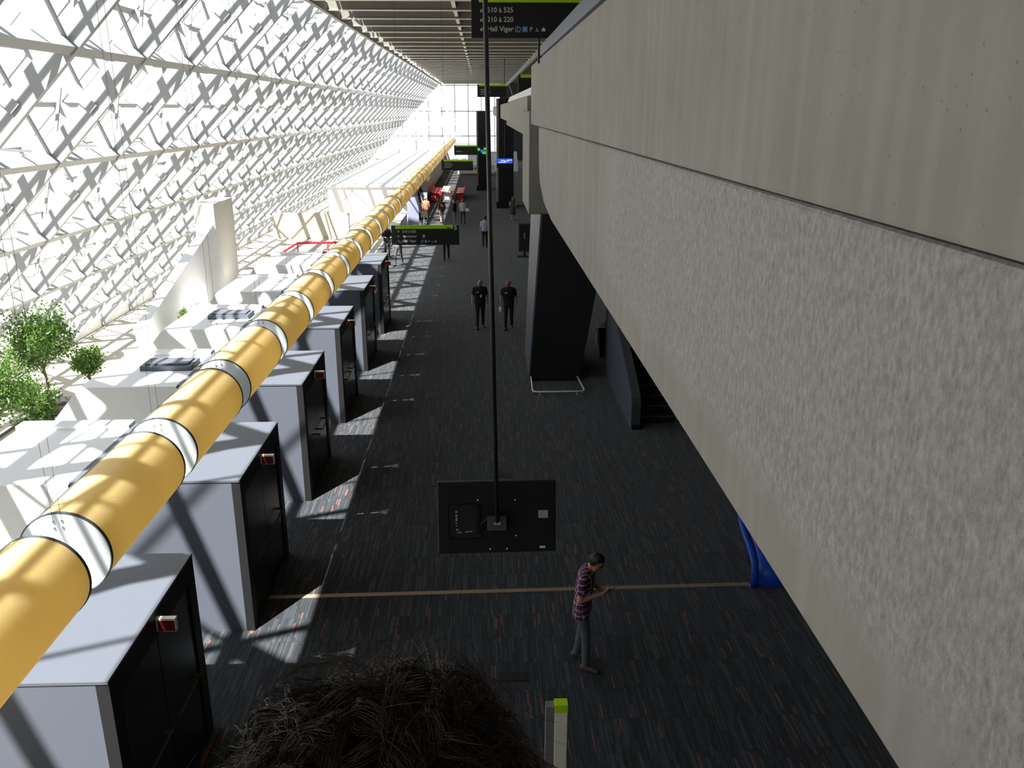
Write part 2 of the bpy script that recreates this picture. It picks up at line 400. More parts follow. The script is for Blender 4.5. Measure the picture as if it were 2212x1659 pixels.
# end wall: mullioned glazing
we = struct(empty('wall_end', (0, YE, 0)))
for x in np.arange(-20, 12.1, 2.0): MB().box(x-.05, x+.05, 0, .2, 0, 12.5).obj('mullion', M['steel'], we)
for z in (.2, 3.6, 7.2, 10.9): MB().box(-22, 12, 0, .2, z-.06, z+.06).obj('transom', M['steel'], we)
gp = MB().add([(0, .1, 0), (1.9, .1, 0), (1.9, .1, 3.4), (0, .1, 3.4)], [(0, 1, 2, 3)]).mesh('window_pane', M['glass'], fix=False)
for x in np.arange(-20, 12, 2.0):
    for z in (.22, 3.7, 7.3): inst('window_pane', gp, we, loc=(x+.05, 0, z))

# ---- near concrete parapet beam on the right
wb = struct(empty('wall_parapet'))
MB().box(1.15, 1.75, YB, 20.85, 7.035, 8.32).obj('upper_panel', M['concrete'], wb, bevel=.02)
MB().prism([(YB, 5.58), (14.6, 5.58), (16.4, 5.70), (17.55, 5.98), (17.9, 6.4), (17.95, 7.03), (YB, 7.03)], 'x', 1.15, 1.75).obj('lower_panel', M['concrete_rough'], wb, bevel=.02)
MB().box(1.2, 1.7, YB, 17.9, 7.02, 7.05).obj('joint', M['trough'], wb)
MB().box(1.11, 1.79, YB, 13.9, 8.32, 8.50).obj('cap', M['paint'], wb, bevel=.01)
MB().box(1.11, 1.79, 13.93, 17.1, 8.32, 8.50).obj('cap', M['paint'], wb, bevel=.01)
MB().box(1.5, 1.9, YB, 20, 6.3, 6.75).obj('slab_edge', M['concrete'], wb)
# concrete bearing block on the black column, and the next parapet
wc = struct(empty('wall_bearing'))
MB().box(1.27, 1.95, 24.0, 27.6, 4.6, 7.33).obj('bearing_block', M['concrete'], wc, bevel=.03)
MB().box(1.40, 1.95, 27.6, 46.0, 6.76, 7.75).obj('parapet_panel', M['concrete'], wc, bevel=.02)
MB().hexa([(1.34, 24.6, 7.75), (2.0, 24.6, 7.75), (2.0, 46, 7.75), (1.34, 46, 7.75)], [(1.44, 24.6, 7.98), (2.0, 24.6, 7.98), (2.0, 46, 7.98), (1.44, 46, 7.98)]).obj('parapet_cap', M['white'], wc)
MB().box(1.45, 1.95, 46, 112, 6.76, 7.75).obj('parapet_panel', M['concrete'], wc, bevel=.02)

# ---- flared black column under the bearing block
c = tag(empty('flared_column', (2.0, 24, 0)), 'flared black column with a pale grey side, rising to the concrete bearing block', 'column')
def loc(pts): return [(x-2.0, y-24, z) for x, y, z in pts]
MB().hexa(loc([(1.32, 23.3, 0), (2.72, 23.3, 0), (2.72, 25.7, 0), (1.32, 25.7, 0)]), loc([(1.66, 23.9, 4.6), (3.55, 23.9, 4.6), (3.55, 28.4, 4.6), (1.66, 28.4, 4.6)])).obj('shaft', M['black'], c)
MB().hexa(loc([(1.27, 23.3, .12), (1.315, 23.3, .12), (1.315, 25.7, .12), (1.27, 25.7, .12)]), loc([(1.60, 23.9, 4.6), (1.655, 23.9, 4.6), (1.655, 28.4, 4.6), (1.60, 28.4, 4.6)])).obj('side_panel', M['paint'], c)
MB().box(-.70, .74, -.78, 1.75, 0, .1).obj('plinth', M['black'], c)
r = tag(empty('bumper_rail', (2.0, 22.6, 0)), 'low pale metal rail looping around the foot of the flared black column', 'rail')
MB().tube([(-.66, 1.0, .10), (-.69, -.5, .10), (-.66, -.62, .10), (-.55, -.66, .10), (.55, -.66, .10), (.68, -.62, .10), (.72, -.5, .10), (.66, .7, .10)], .022, 8).obj('hoop', M['white'], r, smooth=True)
for x, y in ((-.68, -.45), (-.5, -.66), (.5, -.66), (.7, -.45), (-.67, .6)): MB().tube([(x, y, 0), (x, y, .1)], .012, 6).obj('foot', M['white'], r)

# ---- stair under the parapet
st = tag(empty('staircase', (3.55, 19.4, 0)), 'dark carpeted staircase with a grey side panel under the concrete parapet', 'staircase')
for k in range(14):
    t = MB().box(.2, 3.6, .3+k*.3, .3+k*.3+.32, k*.17 if k else 0.0, (k+1)*.17).obj('step', M['black'], st)
    MB().box(.2, 3.6, .29+k*.3, .33+k*.3, (k+1)*.17-.004, (k+1)*.17+.006).obj('nosing', M['rib'], t)
MB().prism([(-.1, 0), (-.1, .62), (-.02, .78), (.15, .9), (.4, 1.02), (4.6, 2.75), (4.6, 0)], 'x', -.02, .0).obj('side_panel', M['paint'], st)
MB().prism([(-.1, 0), (-.1, .62), (-.02, .78), (.15, .9), (.4, 1.02), (4.6, 2.75), (4.6, 0)], 'x', .0, .2).obj('side_wall', M['cdgrey'], st)
MB().box(.0, .2, -.16, -.1, 0, .12).obj('end_base', M['black'], st)
p = MB().tube([(1.05, -.2, 0), (1.05, -.2, .92)], .018, 8).obj('handrail_post', M['chrome'], st)
MB().tube([(1.05, -.2, .92), (1.05, .3, 1.0), (1.05, 4.4, 3.3)], .02, 8).obj('handrail', M['chrome'], st)

# ---- litter bin, blue shell seat, floor boxes
b = tag(empty('litter_bin', (3.85, 25.9, 0)), 'dark litter bin with a green stripe behind the flared black column', 'bin')
MB().hexa([(-.24, -.24, 0), (.24, -.24, 0), (.24, .24, 0), (-.24, .24, 0)], [(-.3, -.3, .9), (.3, -.3, .9), (.3, .3, .9), (-.3, .3, .9)]).obj('body', M['cdgrey'], b, bevel=.02)
MB().box(-.32, .32, -.32, .32, .9, .96).obj('rim', M['chrome'], b, bevel=.01)
MB().ball((0, 0, .93), .2, .2, .06).obj('opening', M['black'], b, smooth=True)
MB().box(-.315, -.285, -.08, .06, .35, .75).obj('stripe', M['lime'], b)
# blue moulded shell: bent strip with side arms
sh = tag(empty('shell_seat', (4.75, 12.5, 0)), 'bright blue moulded plastic seat on the carpet below the near concrete parapet', 'seat')
def bent(prof, x0, x1, th):
    m = MB(); n = len(prof)
    for x in (x0, x1):
        for (y, z) in prof: m.v.append((x, y, z))
        for (y, z) in prof: m.v.append((x, y-th*.4, z+th))
    for i in range(n-1):
        a, c_, d = i, 2*n, n
        m.f += [(i, i+1, c_+i+1, c_+i), (d+i, c_+d+i, c_+d+i+1, d+i+1), (i, d+i, d+i+1, i+1), (c_+i, c_+i+1, c_+d+i+1, c_+d+i)]
    m.f += [(0, c_, c_+d, d), (n-1, n-1+d, c_+d+n-1, c_+n-1)]; m.m = [0]*len(m.f); return m
bent([(-.42, .06), (-.36, .22), (-.2, .30), (.05, .28), (.25, .34), (.38, .55), (.45, .8)], -.38, .38, .04).obj('shell', M['blue'], sh, smooth=True)
bent([(-.48, .02), (-.50, .2), (-.40, .42), (-.2, .55), (.1, .62), (.35, .72), (.48, .84)], -.50, -.38, .04).obj('arm', M['blue'], sh, smooth=True)
bent([(-.48, .02), (-.50, .2), (-.40, .42), (-.2, .55), (.1, .62), (.35, .72), (.48, .84)], .38, .50, .04).obj('arm', M['blue'], sh, smooth=True)
MB().prism([(-.5, 0), (.5, 0), (.44, .09), (-.44, .09)], 'y', -.48, -.40).obj('base_bar', M['blue'], sh)
MB().box(-.3, .3, -.3, .35, 0, .16).obj('base', M['black'], sh)
for (x, y, lb) in ((.36, 9.89, 'small dark floor box lid in the carpet nearest the camera'), (.34, 16.64, 'small dark floor box lid in the carpet beyond the hanging television')):
    f = tag(empty('floor_box', (x, y, .004)), lb, 'floor box')
    MB().box(-.19, .19, -.1, .1, 0, .008).obj('lid', M['black'], f); MB().box(-.21, .21, -.12, .12, 0, .004).obj('frame', M['blackm'], f)

# ---- entrance vestibules along the glazing
VY = [6.68+4.42*i for i in range(6)]; VD = 2.35; VX = -3.43; VH = 2.43
ords = ['nearest the camera', 'second from the camera', 'third from the camera', 'fourth from the camera', 'fifth from the camera', 'farthest of the row']
vm = {}
vm['body'] = MB().box(-2.34, -.12, 0, VD, 0, VH-.03).mesh('body', M['paint'])
vm['roof'] = MB().box(-2.34, 0, -.01, VD+.01, VH-.03, VH).mesh('roof_panel', M['paint'])
vm['annex'] = MB().prism([(-2.345, 0), (-2.345, VH-.02), (-4.15, VH-.02), (-4.92, 1.5), (-4.92, 0)], 'y', -.03, VD+.03).mesh('annex', M['white'])
vm['lip'] = MB().box(-4.15, -2.345, VD-.22, VD+.05, VH-.02, VH+.05).mesh('roof_kerb', M['white'])
vm['face'] = MB().box(-.12, -.06, .0, VD, 0, VH-.03).mesh('front_panel', M['black'])
vm['jamb'] = MB().box(-.06, 0, 0, .2, 0, VH-.03).mesh('jamb', M['black'])
vm['head'] = MB().box(-.06, 0, .2, VD-.2, 2.14, VH-.03).mesh('door_head', M['black'])
vm['leaf'] = MB().box(-.06, -.02, 0, .95, .02, 2.12).mesh('door', M['door'])
vm['bar'] = MB().tube([(.05, .1, 1.02), (.05, .85, 1.02)], .014, 6).bar((-.02, .14, 1.02), (.05, .14, 1.02), .03, .03).bar((-.02, .81, 1.02), (.05, .81, 1.02), .03, .03).mesh('push_bar', M['bronze'])
vm['exb'] = MB().box(0, .2, -.03, .03, 2.18, 2.33).mesh('exit_sign', M['exitlamp'])
vm['exr'] = MB().box(.02, .19, -.036, -.03, 2.19, 2.31).mesh('sign_face', M['exit'])
vm['vent'] = MB().box(-.5, .5, -.3, .3, 0, .10).box(-.42, .42, -.22, .22, .10, .13).mesh('roof_hatch', M['paint'])
for i, y in enumerate(VY):
    v = tag(empty('entrance_vestibule', (VX, y, 0)), 'pale grey flat-roofed entrance vestibule with black double doors, %s' % ords[i], 'vestibule', 'entrance vestibules beside the glazing')
    inst('body', vm['body'], v); inst('roof_panel', vm['roof'], v); a = inst('annex', vm['annex'], v); inst('roof_kerb', vm['lip'], a)
    f = inst('front_panel', vm['face'], v); inst('jamb', vm['jamb'], v); inst('jamb', vm['jamb'], v, loc=(0, VD-.2, 0)); inst('door_head', vm['head'], v)
    for k in (0, 1):
        d = inst('door', vm['leaf'], v, loc=(0, .215+k*.97, 0)); inst('push_bar', vm['bar'], d)
    e = inst('exit_sign', vm['exb'], v, loc=(0, VD*.5, 0)); inst('sign_face', vm['exr'], e)
    if i in (2, 3): inst('roof_hatch', vm['vent'], v, loc=(-2.9, 1.3, VH-.02))

# ---- yellow and white suspended tube
TX, TZ, TR = -3.46, 3.87, .37; TP = 2.24; TY0 = 6.42-3*TP; RL = .41
tb = tag(empty('suspended_tube', (TX, 0, TZ)), 'long yellow tube with white rings hanging above the vestibule roofs', 'tube')
def cyl(r, y0, y1, n=40, ends=True, rim=None):
    m = MB(); m.tube([(0, y0, 0), (0, y1, 0)], r, n, ends); return m
ymesh = MB().tube([(0, 0, 0), (0, TP-RL, 0)], TR, 48, False).mesh('yellow_segment', M['yellow'], True, fix=False)
disc = MB().tube([(0, -.012, 0), (0, .012, 0)], TR-.003, 48).mesh('end_disc', M['tubewhite'])
rim = MB()
for y_, r_ in ((-.014, TR-.004), (-.014, TR+.006), (.014, TR+.006), (.014, TR-.004)):
    for q in range(48): rim.v.append((math.cos(2*PI*q/48)*r_, y_, math.sin(2*PI*q/48)*r_))
for a in range(4):
    for q in range(48): rim.f.append((a*48+q, a*48+(q+1) % 48, ((a+1) % 4)*48+(q+1) % 48, ((a+1) % 4)*48+q))
rim.m = [0]*len(rim.f); rim = rim.mesh('rim', M['rubber'])
link = MB().tube([(0, -RL+.012, 0), (0, -.012, 0)], .07, 12).mesh('connector', M['tubewhite'], True)
def arc_strip(a0, a1, y0, y1, r0, r1):
    m = MB(); n = 5
    for y in (y0, y1):
        for i in range(n):
            a = math.radians(a0+(a1-a0)*i/(n-1)); m.v.append((math.cos(a)*r1, y, math.sin(a)*r1))
    for i in range(n-1): m.f.append((i, i+1, n+i+1, n+i))
    m.m = [0]*len(m.f); return m
seam = arc_strip(116, 122, 0.02, TP-RL-.02, 0, TR+.004).mesh('zip_seam', M['rubber'])
wire = MB().tube([(0, 0, 0), (0, 0, Z0-TZ-.33)], .0018, 4).mesh('suspension_wire', M['blackm'])
bolt = MB().ball((0, 0, 0), .012, .016, .012, 6, 5).mesh('bolt', M['chrome'], True)
for k in range(48):
    y = TY0+k*TP
    ysg = inst('yellow_segment', ymesh, tb, loc=(0, y, 0)); d0 = inst('end_disc', disc, tb, loc=(0, y, 0)); inst('end_disc', disc, tb, loc=(0, y+TP-RL, 0))
    if k < 24: inst('rim', rim, ysg, loc=(0, 0, 0)); inst('rim', rim, ysg, loc=(0, TP-RL, 0)); inst('zip_seam', seam, ysg); inst('connector', link, tb, loc=(0, y, 0))
    if k < 8:
        for dx_, dz_ in ((-.05, .30), (.02, .31), (-.05, .24), (.02, .25)): inst('bolt', bolt, d0, loc=(dx_, -.016, dz_))
        for dx_ in (-.05, .02): inst('suspension_wire', wire, d0, loc=(dx_, -.018, .30))

# ---- white retaining wedge, pillar, long low block, planters on the window side
wd = struct(MB().hexa([(-8.7, 21.7, 0), (-8.38, 21.7, 0), (-8.38, 28.6, 0), (-8.7, 28.6, 0)], [(-9.0, 21.7, 2.0), (-8.72, 21.7, 2.0), (-8.80, 28.6, 3.8), (-9.1, 28.6, 3.8)]).obj('wall_ramp', M['white']))
struct(MB().box(-9.4, -8.75, 28.6, 30.8, 0, 4.45).obj('wall_pier', M['cream']))
lb = struct(empty('wall_low_block', (0, 0, 0)))
MB().box(-10.5, -4.75, 60, 112, 0, 2.35).obj('block', M['white'], lb)
MB().box(-4.7, -4.66, 60, 112, 0, .3).obj('skirting', M['black'], lb)
MB().box(-10.6, -4.62, 59.9, 112, 2.35, 2.45).obj('coping', M['white'], lb)
MB().box(-12.5, -8.0, 52, 52.4, 0, 1.5).obj('screen_wall', M['stone'], lb)
MB().box(-7.0, -3.6, 111.8, 112.4, 0, 3.6).obj('end_wall', M['cream'], lb)
pl = tag(empty('planter', (-9.9, 14, 0)), 'long dark concrete planter trough beside the glazing', 'planter')
MB().box(-.55, .55, -6.0, 6.4, 0, .62).obj('trough', M['trough'], pl); MB().box(-.48, .48, -5.9, 6.3, .62, .66).obj('soil', M['soil'], pl)
for x0_, x1_ in ((-.57, -.49), (.49, .57)): MB().box(x0_, x1_, -6.0, 6.4, .6, .72).obj('rim', M['trough'], pl)
def foliage(c, r, n, seed, ls=.055):
    rng = np.random.default_rng(seed); cl = rng.normal(size=(max(9, n//140), 3)); cl /= np.linalg.norm(cl, axis=1)[:, None]; cl *= rng.uniform(.35, .95, (len(cl), 1))
    ctr = cl[rng.integers(0, len(cl), n)]+rng.normal(size=(n, 3))*.20
    P = np.array(c)+ctr*np.array(r); a = rng.normal(size=(n, 3)); a /= np.linalg.norm(a, axis=1)[:, None]; b_ = np.cross(a, rng.normal(size=(n, 3))); b_ /= np.linalg.norm(b_, axis=1)[:, None]
    s = ls*rng.uniform(.6, 1.3, (n, 1)); nn = np.cross(a, b_)
    V = np.stack([P-a*s, P+b_*s*.45-nn*s*.1, P+a*s, P-b_*s*.45-nn*s*.1], 1).reshape(-1, 3)
    m = MB(); m.v = [tuple(x) for x in V]; m.f = [(4*i, 4*i+1, 4*i+2, 4*i+3) for i in range(n)]; m.m = [0]*n; return m
tl = [((-9.75, 12.4), 2.0, .85, 'young leafy tree in the trough, partly cut off at the left edge of the picture'), ((-9.8, 16.1), 2.3, .95, 'bushy young tree in the trough next to the second vestibule'), ((-9.95, 18.9), 2.45, .80, 'tallest bushy green tree standing in the trough'), ((-9.7, 17.9), 1.4, .45, 'small low green shrub between the two bushy trees in the trough'), ((-9.6, 20.25), 1.5, .42, 'small rounded tree at the far end of the trough'), ((-8.05, 23.4), 1.9, .30, 'small green plant standing by the white ramp wall'), ((-9.5, 14.1), 1.35, .55, 'low green shrub behind the second vestibule roof')]
for i, ((x, y), z, r_, lbl) in enumerate(tl):
    t = tag(empty('potted_tree' if i > 9 else 'young_tree', (x, y, .662 if i != 5 else 0)), lbl, 'tree', 'young trees by the glazing')
    zz = z-(.66 if i != 5 else 0)
    MB().tube([(0, 0, 0), (.03, .02, zz*.4), (-.03, 0, zz*.75), (0, 0, zz)], [.04, .035, .025, .01], 7).obj('trunk', M['bark'], t, smooth=True)
    for k in range(5):
        a = 1.3*k+i; MB().tube([(0, 0, zz*.5+.06*k), (math.cos(a)*r_*.3, math.sin(a)*r_*.3, zz*.75+.08*k), (math.cos(a)*r_*.55, math.sin(a)*r_*.55, zz+.05*k)], [.018, .012, .005], 5).obj('branch', M['bark'], t)
    tag(foliage((0, 0, zz), (r_, r_, r_*.95), int(6500*r_), 40+i, .045).obj('foliage', M['leaf'], t, fix=False), kind='stuff')
# red tubular barriers
def barrier(name, pts, posts, lbl, r_=.03, mat='red'):
    o = tag(empty(name, pts[0]), lbl, 'barrier'); P0 = Vector(pts[0])
    MB().tube([Vector(p)-P0 for p in pts], r_, 8).obj('rail', M[mat], o, smooth=True)
    for p in posts: MB().tube([Vector(p)-P0-Vector((0, 0, p[2])), Vector(p)-P0], r_*.8, 6).obj('post', M[mat], o)
barrier('red_barrier', [(-11.4, 14.2, .95), (-11.3, 18.5, 1.25), (-11.2, 19.6, 1.3)], [(-11.4, 14.2, .95), (-11.3, 18.5, 1.25)], 'thin red handrail running behind the young trees')
barrier('red_barrier', [(-9.4, 40.2, 1.0), (-9.3, 43.4, 1.0), (-6.5, 43.6, 1.0)], [(-9.4, 40.2, 1), (-9.3, 43.4, 1), (-7.8, 43.5, 1), (-6.5, 43.6, 1)], 'red tubular barrier in the lobby, far rail of the pair', .055)
barrier('red_barrier', [(-9.3, 40.1, 1.0), (-6.3, 40.6, 1.0)], [(-9.3, 40.1, 1), (-7.8, 40.3, 1), (-6.3, 40.6, 1)], 'red tubular barrier in the lobby, near rail of the pair', .055)

# ---- signs
_txt = {}
def text_mesh(body, size, mat, bold=.012):
    k = (body, size, mat.name)
    if k in _txt: return _txt[k]
    cu = bpy.data.curves.new('lettering', 'FONT'); cu.body = body; cu.size = size; cu.offset = bold*size; cu.extrude = .003; cu.resolution_u = 3
    o = bpy.data.objects.new('lettering', cu); COL.objects.link(o)
    bpy.context.view_layer.update(); dg = bpy.context.evaluated_depsgraph_get()
    me = bpy.data.meshes.new_from_object(o.evaluated_get(dg)); bpy.data.objects.remove(o); bpy.data.curves.remove(cu)
    me.name = 'lettering'; me.materials.clear(); me.materials.append(mat); _txt[k] = me; return me
RX = Matrix.Rotation(PI/2, 4, 'X')
def put_text(parent, body, size, x, y, z, mat, bold=.012, name='lettering'):
    return inst(name, text_mesh(body, size, mat, bold), parent, Matrix.Translation((x, y, z)) @ RX)
def arrow(parent, x, z, s, ang, y=-.055, mat=None):
    m = MB(); pts = [(-.5, -.09), (.05, -.09), (.05, -.09), (-.05, -.42), (.14, -.42), (.5, 0), (.14, .42), (-.05, .42), (.2, .09), (-.5, .09)]
    pts = [(-.5, -.08), (.22, -.08), (-.06, -.38), (.12, -.38), (.5, 0), (.12, .38), (-.06, .38), (.22, .08), (-.5, .08)]
    c, s_ = math.cos(ang), math.sin(ang)
    m.prism([(x+s*(u*c-v*s_), z+s*(u*s_+v*c)) for u, v in pts], 'y', y, y+.006).obj('arrow', mat or M['signwht'], parent)
def icon_row(parent, x, z, s, y=-.055):
    # question mark in a ring, blue square, P, two small pictograms
    m = MB()
    for q in range(20):
        a0, a1 = 2*PI*q/20, 2*PI*(q+1)/20
        m.prism([(x+s*.5+math.cos(a)*r*s, z+s*.38+math.sin(a)*r*s) for a, r in ((a0, .5), (a1, .5), (a1, .42), (a0, .42))], 'y', y, y+.006)
    m.obj('icon_ring', M['signwht'], parent); put_text(parent, '?', s*.75, x+s*.32, y, z+s*.12, M['signwht'])
    MB().box(x+s*1.3, x+s*2.25, y, y+.006, z-.1*s, z+.86*s).obj('icon_tile', M['signblue'], parent)
    b = MB(); b.ball((x+s*1.78, y-.002, z+s*.42), .22*s, .004, .26*s, 10, 6); b.obj('icon_mark', M['clav'], parent)
    put_text(parent, 'P', s*1.0, x+s*2.65, y, z+s*.05, M['signwht'])
    MB().prism([(x+s*3.6, z), (x+s*4.4, z), (x+s*4.4, z+.1*s), (x+s*4.1, z+.1*s), (x+s*4.0, z+.6*s), (x+s*3.85, z+.6*s), (x+s*3.8, z+.1*s), (x+s*3.6, z+.1*s)], 'y', y, y+.006).obj('icon_figure', M['sticker'], parent)
    MB().box(x+s*4.8, x+s*5.5, y, y+.006, z+.05*s, z+.4*s).box(x+s*4.95, x+s*5.35, y, y+.006, z+.4*s, z+.65*s).obj('icon_vehicle', M['signwht'], parent)
def sign(loc_, w_, h_, lbl, stripe0=.12, rods=None, posts=None, stripe_w=None):
    s = tag(empty('direction_sign', loc_), lbl, 'sign')
    MB().box(0, w_, -.05, .05, 0, h_).obj('panel', M['signblk'], s, bevel=.006)
    x1 = w_ if stripe_w is None else stripe_w
    MB().box(w_*stripe0*.5, x1, -.058, .058, h_-.115, h_+.006).obj('stripe', M['lime'], s)
    for (x, z1) in rods or []: MB().tube([(x, 0, h_), (x, 0, z1)], .0045, 5).obj('hanger', M['blackm'], s)
    for (x, z1, r) in posts or []: MB().tube([(x, 0.08, z1), (x, .08, h_*.5)], r, 8).obj('post', M['blackm'], s)
    return s
s1 = sign((-.175, 17.6, 8.66), 2.42, .74, 'black overhead sign with lime stripe under the ceiling, reading 510, 210, Hall Viger', rods=[(.5, Z0-8.5), (1.9, Z0-8.5)])
MB().tube([(1.29, .04, .1), (1.29, .04, -.45)], .022, 8).obj('drop_post', M['blackm'], s1)
for i, tx in enumerate(('510 à 525', '210 à 220', 'Hall Viger')):
    z = .45-.165*i; put_text(s1, tx, .125, .30, -.06, z, M['signwht']); arrow(s1, .20, z+.035, .08, math.radians(225))
icon_row(s1, .83, .115, .105, -.06)
s2 = sign((-3.32, 31.5, 2.66), 2.46, .70, 'black hanging sign with lime stripe, level number 5 and Ascenseur line', stripe_w=2.24, rods=[(.4, Z0-2.54), (2.0, Z0-2.54)])
put_text(s2, '5', .24, 2.27, -.06, .55, M['signwht'], .02, 'level_number'); put_text(s2, 'Viger', .075, 2.0, -.066, .60, M['signblk'])
for i, (tx, an) in enumerate((('510 à 525', 90), ('Ascenseur', 180), ('Hall Viger', 225))):
    z = .45-.17*i; put_text(s2, tx, .125, .40, -.06, z, M['signwht']); arrow(s2, .26, z+.035, .09, math.radians(an))
icon_row(s2, 1.06, .09, .105, -.06); MB().box(1.12, 1.22, -.066, -.06, .265, .375).obj('icon_lift', M['sticker'], s2)
def blank_lines(s, n, z0=.42, dz=.14):
    for i in range(n): MB().box(.2, .2+.5+.15*(i % 2), -.058, -.05, z0-dz*i, z0-dz*i+.05).obj('text_line', M['sticker'], s)
sA = sign((-3.02, 66, 3.05), 2.35, .78, 'black hanging sign with lime stripe, lower of the two far down the hall', rods=[(.3, Z0-2.9), (2.0, Z0-2.93)]); blank_lines(sA, 3, .5)
sB = sign((-2.5, 80, 3.5), 2.1, .85, 'black hanging sign with lime stripe, the higher and farther one beside the far column', rods=[(.3, Z0-3.5+.46), (1.8, Z0-3.5+.46)]); blank_lines(sB, 1, .3)
MB().box(.12, 1.9, -.058, .058, .93, .97).obj('upper_stripe', M['lime'], sB)
sC = sign((-.25, 58, 8.15), 1.85, .78, 'dark sign with thin lime stripe hanging under the far ceiling behind the pole', stripe0=.1, rods=[(1.3, Z0-8.15+.46)]); blank_lines(sC, 3)
sD = sign((1.55, 38, 8.06), 1.6, .7, 'dark sign with thin lime stripe tucked behind the end of the near parapet', rods=[(.5, Z0-8.06+.46)])

# ---- hanging television seen from behind
tv = tag(empty('hanging_television', (.10, 6.93, 3.90)), 'black television seen from behind, hanging on a long thin pole above the carpet', 'television')
hd = empty('head', parent=tv); hd.rotation_euler = (math.radians(-9), 0, math.radians(1.0)); hd.location = (0, 0, 0)
hd.name = 'screen_unit'
MB().box(-.525, .525, -.03, .03, -.335, .325).obj('casing', M['tv'], hd, bevel=.008)
MB().box(-.50, .50, .03, .036, -.31, .30).obj('screen', M['black'], hd)
MB().box(-.43, -.17, -.036, -.03, -.19, .11).obj('port_recess', M['blackm'], hd, bevel=.004)
MB().box(-.44, -.16, -.045, -.036, .108, .118).box(-.44, -.16, -.045, -.036, -.20, -.19).box(-.165, -.155, -.045, -.036, -.19, .11).box(-.44, -.43, -.045, -.036, -.19, .11).obj('recess_frame', M['tv'], hd)
for i, (x, z, w_, h_) in enumerate([(-.36, .055, .018, .014), (-.36, .02, .016, .02), (-.36, -.015, .016, .03), (-.36, -.05, .014, .008), (-.36, -.075, .016, .006), (-.355, -.11, .02, .012), (-.335, -.135, .035, .008), (-.27, -.132, .025, .008), (-.235, -.128, .03, .007)]):
    MB().box(x-w_/2, x+w_/2, -.042, -.036, z-h_/2, z+h_/2).obj('port', M['sticker'], hd)
for x, z in ((-.165, .155), (.165, .15), (-.16, -.175), (.17, -.18), (-.06, -.30), (.09, -.30)): MB().ball((x, -.032, z), .010, .006, .010, 8, 5).obj('screw', M['chrome'], hd, smooth=True)
MB().box(.37, .455, -.033, -.03, -.02, .05).obj('rating_sticker', M['sticker'], hd); MB().box(.38, .43, -.033, -.03, -.30, -.28).obj('label_sticker', M['signwht'], hd)
MB().box(-.085, .085, -.09, -.03, -.11, .02).obj('mount_plate', M['cdgrey'], hd, bevel=.006)
MB().box(-.03, .03, -.094, -.09, -.055, -.03).obj('mount_label', M['sticker'], hd)
MB().bar((-.085, -.06, .02), (.085, -.06, .02), .03, .02).obj('mount_arm', M['blackm'], hd)
MB().tube([(0, -.09, -.02), (-.11, -.09, Z0-3.90)], .019, 12).obj('pole', M['blackm'], tv, smooth=True)
MB().tube([(-.03, -.07, .02), (-.10, -.07, .0), (-.14, -.06, -.05), (-.12, -.05, -.12), (-.09, -.05, -.14)], .005, 6).obj('cable', M['blackm'], tv)

# ---- slim totem sign at the bottom of the frame
tt = tag(empty('totem_sign', (.63, 6.55, 0)), 'slim pale totem with a lime top next to the curly-haired head', 'totem')
MB().box(-.02, .10, -.05, .05, 0, 2.12).obj('post', M['cream'], tt, bevel=.006); MB().box(-.02, .10, -.05, .05, 2.12, 2.2).obj('cap', M['lime'], tt); MB().box(-.14, .22, -.15, .15, 0, .03).obj('base', M['rib'], tt)
MB().box(-.10, -.02, -.045, .045, 1.2, 2.18).obj('panel', M['trough'], tt)

# ---- far columns and displays
def far_col(x0, x1, y, d, z1, lbl):
    c = tag(empty('hall_column', ((x0+x1)/2, y, 0)), lbl, 'column'); w_ = (x1-x0)/2
    MB().box(-w_+.14, w_, 0, d, 0, z1).obj('shaft', M['black'], c); MB().box(-w_, -w_+.14, 0.02, d, .5, z1).obj('side_panel', M['rib'], c); MB().box(-w_-.03, w_+.03, -.05, d, 0, .45).obj('plinth', M['black'], c); return c
far_col(-.5, .62, 84, 2.2, 7.3, 'dark hall column standing farthest down the hall beside the hanging signs')
far_col(1.15, 2.45, 68.5, 2.6, 8.2, 'broad dark hall column behind the blue lit screen')
d = tag(empty('display_screen', (1.75, 68.1, 3.1)), 'small screen glowing blue and white in front of the broad dark column', 'screen')
MB().box(-.62, .62, 0, .2, 0, .72).obj('casing', M['blackm'], d); MB().box(-.60, .60, -.01, 0, .34, .70).obj('picture', M['screenblue'], d)
for (a, b_, c_) in ((-.45, .1, .42), (-.05, .3, .50), (.2, .58, .58), (-.3, .0, .55)): MB().box(a, b_, -.016, -.01, c_-.03, c_+.04).obj('bright_mark', M['screenwhite'], d)
MB().tube([(0, .1, .72), (0, .1, Z0-3.15)], .03, 6).obj('hanger', M['blackm'], d)
d = tag(empty('display_screen', (0.03, 83.7, 3.4)), 'small screen glowing green on the farthest dark column', 'screen')
MB().box(-.5, .5, 0, .2, 0, .8).obj('casing', M['blackm'], d)
for (a, b_, c_, m_) in ((-.45, -.2, .4, 'screengreen'), (.15, .48, .45, 'screengreen'), (-.15, .1, .25, 'screenblue'), (.0, .4, .1, 'screengreen')): MB().box(a, b_, -.012, 0, c_-.1, c_+.16).obj('bright_mark', M[m_], d)
MB().box(-.05, .05, .2, .29, .1, .7).obj('bracket', M['blackm'], d)
tb2 = tag(empty('display_totem', (2.2, 45, 0)), 'dark free-standing display panel beside the flared black column', 'display')
MB().box(-.33, .33, -.05, .05, .25, 1.75).obj('panel', M['cdgrey'], tb2, bevel=.01); MB().box(-.28, .28, -.06, -.05, .32, 1.68).obj('back_cover', M['blackm'], tb2); MB().box(-.4, .4, -.25, .25, 0, .04).obj('base', M['blackm'], tb2); MB().box(-.06, .06, -.04, .04, .04, .3).obj('stem', M['blackm'], tb2)
